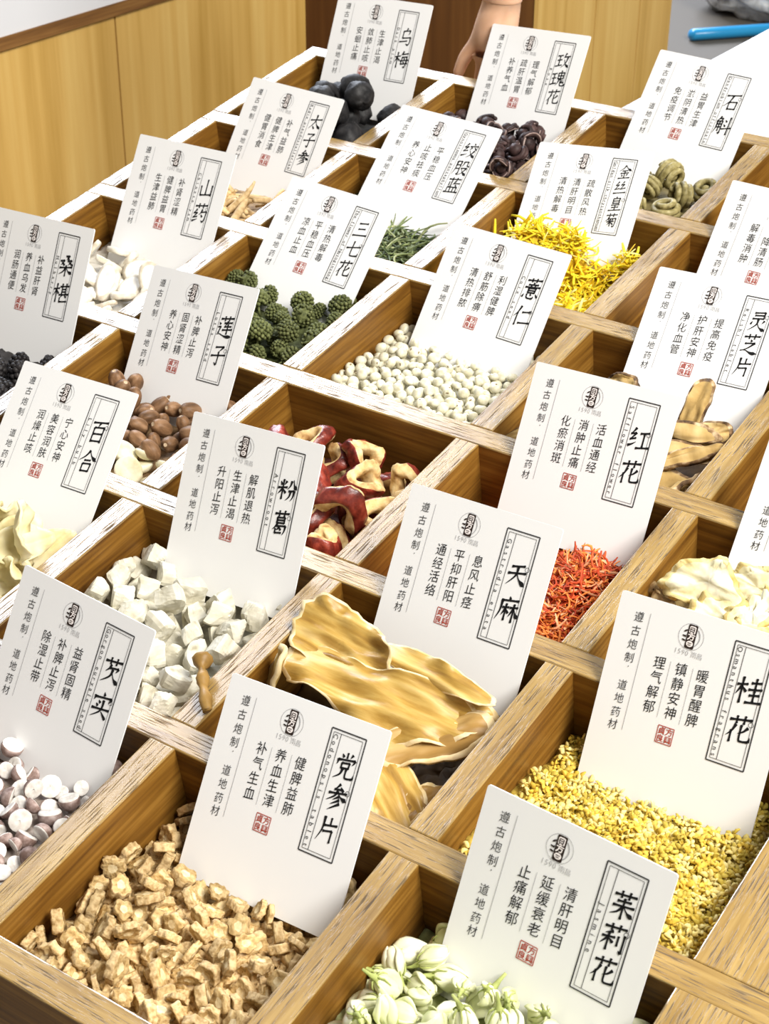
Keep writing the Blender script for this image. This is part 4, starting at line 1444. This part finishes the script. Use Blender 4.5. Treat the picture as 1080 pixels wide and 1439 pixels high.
c_ = (4, 1)
h = surface(c_, -.14, -.30, [(4.75, 1.35, .3, .03)], .03, 15)
bl = [blossom(i) for i in range(8)]
heap('blossom_heap', c_, h, mottled('blossom_bed', [(0.3, (0.26, 0.15, 0.02)), (0.6, (0.60, 0.43, 0.07))], 330), 'bed of tiny yellow blossoms under the 桂花 card', 'blossom heap', lump=.016, seed=15,
     extra=fuzz(c_, bl, 2300, h, (0, .022), .7, osm, 5))
pr = [blossom(i + 30).mesh('tiny_blossom', [osm[(0, 1, 2, 1)[i % 4]]]) for i in range(12)]
scatter('tiny_blossom', c_, pr, 300, h, (.018, .032), .7, 'tiny yellow dried blossom in the heap under the 桂花 card', 'blossom', 'osmanthus blossoms', keep=298)

# gynostemma stems
stem_g = [mottled('green_stem_' + n_, [(0.3, a), (0.7, b)], 200, vary=.3, rough=.6, bump=0) for n_, a, b in
          (('dark', (0.030, 0.045, 0.014), (0.07, 0.10, 0.030)), ('mid', (0.09, 0.12, 0.04), (0.19, 0.23, 0.085)), ('pale', (0.22, 0.25, 0.10), (0.36, 0.38, 0.19)))]
c_ = (1, 4)
h = surface(c_, -.13, -.24, [], .02, 16)
heap('green_stem_heap', c_, h, mottled('green_stem_bed', [(0.3, (0.012, 0.018, 0.008)), (0.6, (0.05, 0.07, 0.025))], 160), 'bed of dark green stems under the 绞股蓝 card', 'stem heap', lump=.02, seed=16)
pr = [strand(i + 90, .24, .0065, .35, 8, .6).mesh('green_stem', [stem_g[(0, 1, 1, 0, 2, 1)[i % 6]]]) for i in range(12)]
scatter('green_stem', c_, pr, 200, h, (.0, .06), .25, 'thin dark green dried stem below the 绞股蓝 card', 'stem', 'thin green stems', keep=95, region=(1.2, 1.87, 4.15, 4.55))

# notoginseng flower heads
flor = mottled('green_floret', [(0.3, (0.055, 0.065, 0.020)), (0.55, (0.13, 0.145, 0.05)), (0.8, (0.28, 0.29, 0.13))], 500, vary=.2, rough=.7)


def head_(seed):
    r = random.Random(seed)
    m = MB()
    m.ball((0, 0, 0), (.042, .042, .034), 10, 7, None, 0)
    N_ = 70
    for k in range(N_):
        z = 1 - 1.7 * (k + .5) / N_
        a = k * 2.39996
        q = math.sqrt(max(0, 1 - z * z))
        d = Vector((q * math.cos(a), q * math.sin(a), z))
        m.ball((d.x * .048, d.y * .048, d.z * .040), r.uniform(.0065, .0105), 6, 4, None, 0)
    m.tube([(0, 0, -.03), (.006, .003, -.075)], [.006, .004], 6)
    return m.mesh('flower_head', [flor])


c_ = (1, 3)
h = surface(c_, -.16, -.24, [(1.7, 3.55, .2, .06)], .02, 17)
heap('flower_head_heap', c_, h, mottled('flower_head_bed', [(0.3, (0.03, 0.036, 0.012)), (0.6, (0.10, 0.115, 0.04))], 260), 'bed of dark green flower heads under the 三七花 card', 'flower head heap', lump=.02, seed=17)
settle('flower_head', c_, [head_(i) for i in range(5)], 120, h, 'any', (.8, 1.2), 8, .01, 'dark green dried flower head under the 三七花 card', 'flower head', 'green flower heads', over=.05)

# 13. red date rings
date_skin = mottled('red_date_skin', [(0.3, (0.06, 0.008, 0.005)), (0.5, (0.17, 0.020, 0.011)), (0.75, (0.36, 0.065, 0.035))], 190, vary=.3, rough=.35, spec=.5, bump=.7)
date_flesh = mottled('cream_date_flesh', [(0.3, (0.34, 0.17, 0.06)), (0.48, (0.66, 0.46, 0.20)), (0.7, (0.82, 0.67, 0.38))], 170, vary=.15, rough=.7, bump=.9)


def datering(seed):
    r = random.Random(seed)
    m = MB()
    nu, nv = 40, 16
    a, b = r.uniform(.085, .115), r.uniform(.068, .085)
    hole = r.uniform(.30, .46); th = r.uniform(.034, .058)
    v, f, mi = [], [], []
    for i in range(nu):
        t = 2 * math.pi * i / nu
        wob = 1 + .20 * nz((math.cos(t) * 1.6, math.sin(t) * 1.6, 0), 1, seed)
        sag = .030 * math.sin(2 * t + seed)
        for j in range(nv):
            s = 2 * math.pi * j / nv
            rad = (hole + 1) / 2 + (1 - hole) / 2 * math.copysign(abs(math.cos(s)) ** .6, math.cos(s))
            z = th * math.copysign(abs(math.sin(s)) ** .6, math.sin(s)) + sag
            k = 1 + .10 * nz((math.cos(t) * 3.5, math.sin(t) * 3.5, math.cos(s) * 1.5), 1, seed) + .05 * nz((math.cos(t) * 9, math.sin(t) * 9, math.sin(s) * 2), 1, seed)
            v.append((a * rad * wob * k * math.cos(t), b * rad * wob * k * math.sin(t), z * k))
    for i in range(nu):
        for j in range(nv):
            l, o_ = (i + 1) % nu, (j + 1) % nv
            f.append((i * nv + j, l * nv + j, l * nv + o_, i * nv + o_))
            s = 2 * math.pi * (j + .5) / nv
            mi.append(1 if (math.sin(s) > .62 and math.cos(s) < .72) or (math.sin(s) < -.7 and math.cos(s) < .2) or math.cos(s) < -.5 else 0)
    m.v, m.f, m.m, m.s = v, f, mi, [True] * len(f)
    return m.mesh('date_ring', [date_skin, date_flesh])


c_ = (2, 2)
h = surface(c_, -.24, -.36, [(2.75, 2.45, .25, .06)], .02, 18)
heap('date_heap', c_, h, mottled('date_bed', [(0.3, (0.025, 0.012, 0.01)), (0.6, (0.12, 0.03, 0.02))], 60), 'dark bed of dried red dates beside the 粉葛 card', 'dried date heap', lump=.02, seed=18)
settle('date_ring', c_, [datering(i) for i in range(9)], 60, h, .7, (.9, 1.15), 7, .012, over=.12, keep=19, sink=.15, region=(.1, 1, 0, .92),
       few=('dried date', 'dried red date rings', 'red date ring', 'between the 粉葛 and 天麻 cards'))

# 14. mulberries
berry = mottled('dark_mulberry', [(0.3, (0.006, 0.005, 0.006)), (0.6, (0.025, 0.022, 0.022))], 220, vary=.3, rough=.5, bump=.6)


def berr(seed):
    r = random.Random(seed)
    m = MB()
    for k in range(60):
        z = 1 - 2 * (k + .5) / 60
        a = k * 2.39996
        q = math.sqrt(1 - z * z)
        m.ball((q * math.cos(a) * .042, q * math.sin(a) * .042, z * .08), r.uniform(.014, .018), 7, 5)
    return m.mesh('mulberry', [berry])


c_ = (0, 2)
h = surface(c_, -.12, -.22, [], .02, 19)
heap('mulberry_heap', c_, h, mottled('mulberry_bed', [(0.3, (0.006, 0.005, 0.005)), (0.6, (0.03, 0.026, 0.024))], 90), 'bed of dark mulberries under the 桑椹 card', 'berry heap', lump=.02, seed=19)
settle('mulberry', c_, [berr(i) for i in range(4)], 70, h, .8, (.9, 1.1), 7, .011, over=.06, region=(.5, 1, 0, .7), keep=20,
       few=('berry', 'dark dried mulberries', 'dark dried mulberry', 'under the 桑椹 card'))

# 15. jasmine buds
jas = mottled('pale_jasmine_petal', [(0.3, (0.55, 0.58, 0.27)), (0.5, (0.76, 0.77, 0.50)), (0.72, (0.86, 0.85, 0.68))], 90, (1, 1, .3), vary=.07, rough=.5, sub=.1)
jas_g = mottled('green_calyx', [(0.3, (0.20, 0.24, 0.055)), (0.7, (0.46, 0.50, 0.18))], 200, vary=.2)


def jbud(seed):
    r = random.Random(seed)
    m = MB()

    def fn(d):
        a = math.atan2(d.y, d.x)
        return 1 + .10 * abs(math.sin(2.5 * a + 2.2 * d.z + seed)) * (1 - abs(d.z)) ** .4 + .05 * nz(d, 2, seed)
    m.ball((0, 0, .02), (.030, .030, .054), 20, 13, fn)
    for k in range(3):
        a = k * 2.1 + r.uniform(-.3, .3)
        pts = [(.020 * math.cos(a), .020 * math.sin(a), -.030), (.036 * math.cos(a + .3), .036 * math.sin(a + .3), .008), (.030 * math.cos(a + .8), .030 * math.sin(a + .8), .045), (.012 * math.cos(a + 1.1), .012 * math.sin(a + 1.1), .076)]
        m.tube(catmull(pts, 3), [.005, .010, .015, .018, .019, .017, .014, .011, .007, .003], 7, 0, True, .42)
    g_ = MB()
    g_.tube([(0, 0, -.024), (0, 0, -.040), (.003, 0, -.06), (.010, .004, -.085)], [.015, .010, .006, .0045], 8)
    for k in range(6):
        a = k * 1.05
        g_.tube([(.011 * math.cos(a), .011 * math.sin(a), -.036), (.026 * math.cos(a), .026 * math.sin(a), -.024), (.034 * math.cos(a + .2), .034 * math.sin(a + .2), .004)], [.0032, .0032, .0012], 5)
    return m.mesh('jasmine_bud', [jas]), g_.mesh('calyx', [jas_g])


jb = [jbud(i) for i in range(6)]
c_ = (4, 0)
h = surface(c_, -.15, -.33, [(4.4, .5, .3, .03)], .03, 20)
heap('jasmine_heap', c_, h, mottled('jasmine_bed', [(0.3, (0.20, 0.23, 0.06)), (0.6, (0.52, 0.55, 0.26))], 110), 'bed of pale green buds under the 茉莉花 card', 'flower bud heap', lump=.025, seed=20)
settle('jasmine_bud', c_, [j[0] for j in jb], 300, h, 'any', (.85, 1.15), 9, .011, 'pale green jasmine bud with green calyx in front of the 茉莉花 card', 'flower bud', 'jasmine buds', over=.08, sink=.22,
       kids=('calyx', [j[1] for j in jb]))

# 16. gastrodia slices: long amber slices laid over one another
amber = mottled('amber_root_slice', [(0.28, (0.20, 0.10, 0.018)), (0.44, (0.40, 0.235, 0.045)), (0.58, (0.54, 0.36, 0.10)), (0.76, (0.70, 0.52, 0.22))], 75, (.3, 2.4, 1), rough=.42, vary=.05, spec=.45, bump=.5, detail=6)
amber_rim = mottled('pale_slice_rim', [(0.3, (0.62, 0.45, 0.20)), (0.6, (0.82, 0.68, 0.42))], 150, vary=.05)
amber_dark = mottled('brown_root_slice', [(0.3, (0.16, 0.085, 0.02)), (0.55, (0.36, 0.21, 0.06)), (0.8, (0.58, 0.40, 0.16))], 40, (.5, 2.0, 1), rough=.45, vary=.05)
c_ = (3, 1)
h = surface(c_, -.24, -.32, [], .02, 21)
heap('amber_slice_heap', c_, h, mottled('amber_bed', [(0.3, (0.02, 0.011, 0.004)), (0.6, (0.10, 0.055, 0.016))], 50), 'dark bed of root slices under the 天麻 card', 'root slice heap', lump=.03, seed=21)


def piece(name, m, mats, M, label, cat, group=None):
    o = m.build(name, mats, None, tray(M))
    return tag(o, label, cat, group)


G_ = 'amber root slices'
N_ = 'root slice'
big = [(-.42, -.02), (-.40, .10), (-.28, .13), (-.10, .10), (.08, .12), (.26, .13), (.40, .09), (.43, .02), (.34, -.07), (.16, -.16), (.02, -.17), (-.16, -.10), (-.32, -.08)]
piece('root_slice', slab(MB(), big, .010, (-.22, -1.2), .07, .04, 1, 14, 0, 1, 0, .05), [amber, amber_rim], T(3.49, 1.52, -.015) @ RZ(3) @ RX(16) @ RY(4) @ Matrix.Scale(.93, 4), 'largest long amber root slice with pale frilled rim below the 天麻 card', N_, G_)
lobe = [(-.20, .10), (-.10, .15), (.06, .13), (.20, .07), (.24, -.02), (.12, -.08), (-.06, -.10), (-.18, -.06)]
piece('root_slice', slab(MB(), lobe, .010, (.6, 1.4), .06, .035, 2, 12, 0, 1, 0, .06), [amber, amber_rim], T(3.25, 1.64, -.005) @ RZ(-4) @ RX(24) @ RY(6), 'upright lobed amber slice standing at the left of the 天麻 card foot', N_, G_)
tong = [(-.26, .03), (-.10, .06), (.10, .06), (.26, .03), (.30, 0), (.24, -.03), (.05, -.05), (-.12, -.05), (-.26, -.03)]
piece('root_slice', slab(MB(), tong, .008, (-.3, -2), .06, .02, 3, 10, 0, 1, 0, .07), [amber, amber_rim], T(3.63, 1.665, .025) @ RZ(-4) @ RX(26) @ RY(3) @ Matrix.Scale(.92, 4), 'narrow amber slice whose tip lies across the 天麻 card', N_, G_)
nar = [(-.16, .045), (0, .06), (.14, .05), (.19, 0), (.13, -.05), (0, -.06), (-.14, -.05), (-.18, 0)]
piece('root_slice', slab(MB(), nar, .02, (.5, 3), .02, .01, 4, 6, 0, 1), [amber, amber_rim], T(3.10, 1.43, -.075) @ RZ(20) @ RY(-66) @ RX(10), 'golden slice standing upright against the left partition above the 党参片 card', N_, G_)
piece('root_slice', slab(MB(), [(-.2, .05), (0, .085), (.18, .07), (.24, 0), (.16, -.07), (-.02, -.08), (-.2, -.05)], .02, (.4, -2), .05, .02, 5, 6, 0, 1, 0, .05), [amber_dark, amber_rim], T(3.74, 1.48, -.10) @ RZ(42) @ RY(-6) @ RX(12), 'ribbed brown curved slice beside the right partition below the 天麻 card', N_, G_)
piece('root_slice', slab(MB(), oval(.16, .06, 9, .15, 6), .018, (-1, -4), .05, .02, 6, 6, 0, 1), [amber, amber_rim], T(3.74, 1.62, -.06) @ RZ(22) @ RX(14), 'pale rimmed slice tucked under the large amber slice', N_, G_)
piece('root_slice', slab(MB(), [(-.2, .10), (0, .14), (.14, .10), (.18, -.02), (.1, -.12), (-.06, -.14), (-.2, -.1)], .014, (-1.0, -1.6), .04, .03, 7, 10, 0, 1, 0, .05), [amber, amber_rim], T(3.70, 1.24, -.14) @ RZ(-28) @ RX(-6) @ RY(14), 'broad amber slice at the front behind the 党参片 card', N_, G_)
piece('root_slice', slab(MB(), oval(.17, .05, 9, .2, 8), .016, (1.2, -4), .05, .02, 8, 6, 0, 1), [amber_dark, amber_rim], T(3.62, 1.40, -.19) @ RZ(50) @ RY(8), 'dark brown slice deep below the large amber slice', N_, G_)
piece('root_slice', slab(MB(), oval(.14, .055, 9, .2, 9), .016, (-1.2, 4), .05, .02, 9, 6, 0, 1), [amber_dark, amber_rim], T(3.82, 1.30, -.20) @ RZ(70) @ RX(12), 'dark brown slice in the front right corner below the 天麻 card', N_, G_)
m = MB()
pts = [(-.10, .09, .03), (-.07, .045, .028), (-.03, .0, .022), (.02, -.05, .012), (.06, -.09, .0)]
m.tube(catmull(pts, 4), [.020 + .012 * math.sin(i * 1.1) * (1 - i / 20) + .012 * max(0, 1 - i / 5) for i in range(17)], 10)
m.v = [tuple(Vector(p) + Vector(p).normalized() * .010 * nz((p[0] * 40, p[1] * 40, p[2] * 40), 1, 3)) for p in m.v]
piece('twisted_root', m, [amber_dark], T(3.0, 1.21, .03), 'twisted brown root end lying over the partition left of the 党参片 card', 'dried root')

# 17. reishi slices
rei = mottled('tan_mushroom_flesh', [(0.3, (0.26, 0.16, 0.05)), (0.52, (0.46, 0.31, 0.115)), (0.74, (0.64, 0.48, 0.23))], 90, (1, .25, 1), rough=.8, vary=.1)
rei_rim = mottled('brown_mushroom_edge', [(0.36, (0.05, 0.026, 0.012)), (0.52, (0.22, 0.13, 0.06)), (0.68, (0.62, 0.48, 0.29))], 150, vary=.15)
c_ = (3, 3)
h = surface(c_, -.26, -.30, [], .02, 22)
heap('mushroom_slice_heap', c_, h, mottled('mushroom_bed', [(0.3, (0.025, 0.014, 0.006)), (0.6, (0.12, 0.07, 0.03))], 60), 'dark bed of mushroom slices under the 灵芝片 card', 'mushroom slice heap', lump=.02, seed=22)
N_ = 'mushroom slice'
G_ = 'tan mushroom slices'


def axes(pos, ax, nrm):
    """frame with its long axis along ax and its face towards nrm"""
    x = Vector(ax).normalized()
    z = Vector(nrm); z = (z - x * z.dot(x)).normalized()
    y = z.cross(x)
    M = Matrix((x, y, z)).transposed().to_4x4()
    M.translation = Vector(pos)
    return M


ton = [(-.13, .04), (0, .050), (.10, .048), (.135, .025), (.14, -.015), (.10, -.042), (0, -.046), (-.13, -.04)]
arc = [(-.20, -.03), (-.16, .04), (-.05, .075), (.08, .07), (.17, .045), (.21, -.01), (.12, -.02), (0, .0), (-.12, -.02)]
rs = [
    (ton, .032, (3.735, 3.565, .0), (.10, .62, .70), (.15, -.75, .65), 1, 'tan tongue shaped slice leaning upright on the 灵芝片 card'),
    (oval(.12, .06, 9, .1, 7), .03, (3.83, 3.47, -.04), (.75, .35, .25), (.2, -.8, .6), 2, 'rounded tan slice just right of the foot of the upright tongue slice'),
    (arc, .028, (3.70, 3.40, -.05), (.92, .2, .15), (.1, -.9, .45), 3, 'cream edged wavy slice standing on edge left of the upright tongue slice'),
    (arc, .03, (3.73, 3.31, -.085), (.9, .3, .1), (.1, -.75, .7), 4, 'second wavy slice in front, lying against the cream edged one'),
    (oval(.19, .035, 9, .12, 5), .03, (3.82, 3.33, -.06), (.75, .6, .15), (-.1, -.5, .8), 5, 'long dark rimmed slice crossing below the upright tongue slice'),
    (oval(.20, .13, 10, .1, 6), .02, (3.74, 3.16, -.16), (.85, .5, .05), (.1, -.35, .9), 6, 'broad flat tan slice at the front of the 灵芝片 compartment'),
    (oval(.19, .022, 9, .1, 8), .02, (3.83, 3.17, -.115), (.55, .8, .18), (-.6, .2, .7), 8, 'narrow brown strip lying slanted on the broad flat mushroom slice'),
    (oval(.17, .02, 9, .1, 9), .022, (3.88, 3.15, -.13), (.45, .85, .2), (-.6, .2, .7), 9, 'second narrow brown strip nearest the right partition under 灵芝片'),
    (oval(.16, .06, 9, .1, 10), .022, (3.62, 3.22, -.12), (.8, .5, .1), (0, -.5, .8), 10, 'tan slice partly hidden behind the right edge of the 红花 card'),
    (oval(.08, .06, 8, .12, 11), .035, (3.355, 3.635, -.04), (.95, .1, .1), (.2, -.8, .5), 11, 'brown mushroom slice peeping over the top edge of the 红花 card'),
    (oval(.07, .05, 8, .15, 12), .026, (3.235, 3.66, -.11), (.7, .6, .2), (.2, -.7, .6), 12, 'small brown slice at the left foot of the 灵芝片 card'),
    ([(x * .55, y * .55) for x, y in arc], .014, (3.14, 3.15, -.07), (.7, .6, .2), (0, -.7, .7), 13, 'curled pale slice seen left of the top corner of the 红花 card'),
]
for ol, th, pos, ax, nr, sd, lab in rs:
    piece('mushroom_slice', slab(MB(), ol, th, (-.8, 0), .03, .02, sd, 6, 0, 1, 0, .06), [rei, rei_rim], axes(pos, ax, nr), lab, N_, G_)

# 18. pale root slices at the right edge, with a dark knobbly root
ivory = mottled('ivory_slice_flesh', [(0.3, (0.62, 0.53, 0.27)), (0.5, (0.78, 0.73, 0.50)), (0.7, (0.84, 0.81, 0.66))], 110, vary=.04, bump=.6)
ivory_rim = mottled('ochre_slice_rim', [(0.3, (0.50, 0.36, 0.11)), (0.6, (0.78, 0.64, 0.30))], 160, vary=.06, bump=.8)
c_ = (4, 2)
h = surface(c_, -.24, -.32, [], .02, 23)
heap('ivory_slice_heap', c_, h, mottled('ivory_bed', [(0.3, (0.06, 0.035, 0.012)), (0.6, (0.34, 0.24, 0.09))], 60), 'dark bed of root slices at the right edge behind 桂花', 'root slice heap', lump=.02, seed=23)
N_ = 'root slice'
G_ = 'ivory root slices'
fan = [(-.17, -.05), (-.15, .04), (-.06, .10), (.0, .13), (.05, .11), (.11, .03), (.17, -.03), (.10, -.06), (-.04, -.075)]
for ol, pos, rot, sd, lab in (
    (fan, (4.27, 2.57, -.01), (6, 42, 0), 3, 'ivory fan shaped slice standing at the left of the slices behind 桂花'),
    (oval(.16, .10, 9, .08, 4), (4.40, 2.47, -.055), (-6, 8, 2), 4, 'flat ivory slice with ochre rim just behind the top edge of the 桂花 card'),
    ([(-.05, .09), (.04, .09), (.05, -.1), (-.05, -.1)], (4.475, 2.53, -.02), (-30, 20, 8), 5, 'narrow ivory slice lying across the seam of two slices behind 桂花'),
    (oval(.15, .11, 9, .1, 6), (4.56, 2.52, -.05), (10, 10, -6), 6, 'ivory slice cut by the right edge of the view beside 桂花'),
    (oval(.14, .09, 9, .1, 8), (4.42, 2.68, -.03), (10, 34, -4), 8, 'ivory slice with frilled ochre rim at the foot of the right edge card')):
    piece('root_slice', slab(MB(), ol, .034, (.5, .9), .05, .04, sd, 5, 0, 1, 0, .09), [ivory, ivory_rim], T(*pos) @ RZ(rot[0]) @ RX(rot[1]) @ RY(rot[2]), lab, N_, G_)
m = MB()
pts = [(-.13, .06, .02), (-.08, .03, .03), (0, 0, .02), (.08, -.03, .01), (.14, -.05, -.01)]
m.tube(catmull(pts, 6), [.022 + .010 * math.sin(i * 1.7) for i in range(25)], 12)
m.v = [tuple(Vector(p) + Vector((nz((p[0] * 50, p[1] * 50, p[2] * 50), 1, 1), nz((p[0] * 50, p[1] * 50, p[2] * 50), 1, 2), nz((p[0] * 50, p[1] * 50, p[2] * 50), 1, 5))) * .022) for p in m.v]
piece('knobbly_root', m, [mottled('knobbly_root_skin', [(0.3, (0.22, 0.12, 0.04)), (0.6, (0.62, 0.46, 0.24))], 130)], T(4.15, 2.50, -.11) @ RX(10), 'knobbly brown root behind the top left corner of the 桂花 card', 'dried root')

# ---------------------------------------------------------------- behind the tray
# a bystander's bare forearm and hand hanging in front of the cabinet
skin = mottled('skin', [(0.3, (0.72, 0.42, 0.26)), (0.7, (0.80, 0.50, 0.33))], 60, vary=0, rough=.5, bump=.05, sub=.2)
person = empty('person', level(T(1.17, 6.16, 1.24)))
tag(person, 'bare forearm and hand of a person hanging behind the 玫瑰花 card', 'person')
J = [(0, 0, 0), (.0, .0, .25), (.02, .0, .7), (.03, 0, 1.3), (-.01, -.005, -.12), (-.03, -.01, -.24)]
RD = [.125, .145, .19, .24, .13, .13]
E_ = [(0, 1), (1, 2), (2, 3), (0, 4), (4, 5)]


def chain(start, pts, rads):
    k = start
    for p, r_ in zip(pts, rads):
        J.append(p); RD.append(r_); E_.append((k, len(J) - 1)); k = len(J) - 1


for i, (dx, ln) in enumerate(((-.09, .36), (-.04, .40), (.01, .37), (.055, .30))):
    chain(5, [(dx - .02, -.015, -.34), (dx - .03, -.03, -.34 - ln * .45), (dx - .025, -.065, -.34 - ln * .75), (dx - .02, -.11, -.34 - ln)], [.058, .052, .046, .038])
chain(4, [(-.14, -.04, -.14), (-.21, -.06, -.24), (-.25, -.07, -.36)], [.06, .05, .04])
me = bpy.data.meshes.new('arm_and_hand')
me.from_pydata([(x * S, y * S, z * S) for x, y, z in J], E_, [])
arm = link('arm_and_hand', me, person)
me.materials.append(skin)
sk = arm.modifiers.new('skin', 'SKIN')
sk.use_smooth_shade = True
for i, r_ in enumerate(RD): me.skin_vertices[0].data[i].radius = (r_ * S, r_ * S * .85)
me.skin_vertices[0].data[0].use_root = True
sb = arm.modifiers.new('smooth', 'SUBSURF')
sb.levels = sb.render_levels = 2
m = MB()
m.tube([(.028, 0, 1.0), (.03, 0, 1.3), (.04, 0, 2.2)], [.30, .31, .36], 20)
m.build('sleeve', [flat('dark_sleeve', (0.08, 0.05, 0.04), .8)], person)

# a crumpled clear bag and a blue pouch on the grey table
foil = mottled('crumpled_clear_film', [(0.36, (0.25, 0.25, 0.24)), (0.48, (0.62, 0.62, 0.60)), (0.62, (0.90, 0.90, 0.87))], 45, rough=.2, vary=0, spec=.8, bump=1.0)
m = MB()


def fnb(d): return 1 + .16 * nz(d, 3.2, 4) + .10 * nz(d, 8, 5)


m.ball((0, 0, 0), (.95, .85, .55), 48, 28, fnb)
m.v = [(x, y, max(z, -.42)) for x, y, z in m.v]
o = m.build('plastic_bag', [foil], None, level(T(-.95, 15.85, -.575)))
tag(o, 'crumpled silvery plastic bag on the grey table in the top right corner', 'bag')
m = MB()
m.tube([(-.38, 0, .065), (-.36, 0, .065), (-.34, 0, .065), (0, .0, .065), (.5, .0, .065), (.9, .0, .065)], [.03, .075, .09, .092, .092, .088], 16, 0, True, .7)
po = m.build('blue_pouch', [flat('blue_film', (0.02, 0.30, 0.62), .3, .5)], None, level(T(-.93, 14.42, -1.0) @ RZ(50)))
tag(po, 'small blue pouch on the grey table in front of the silvery bag', 'pouch')
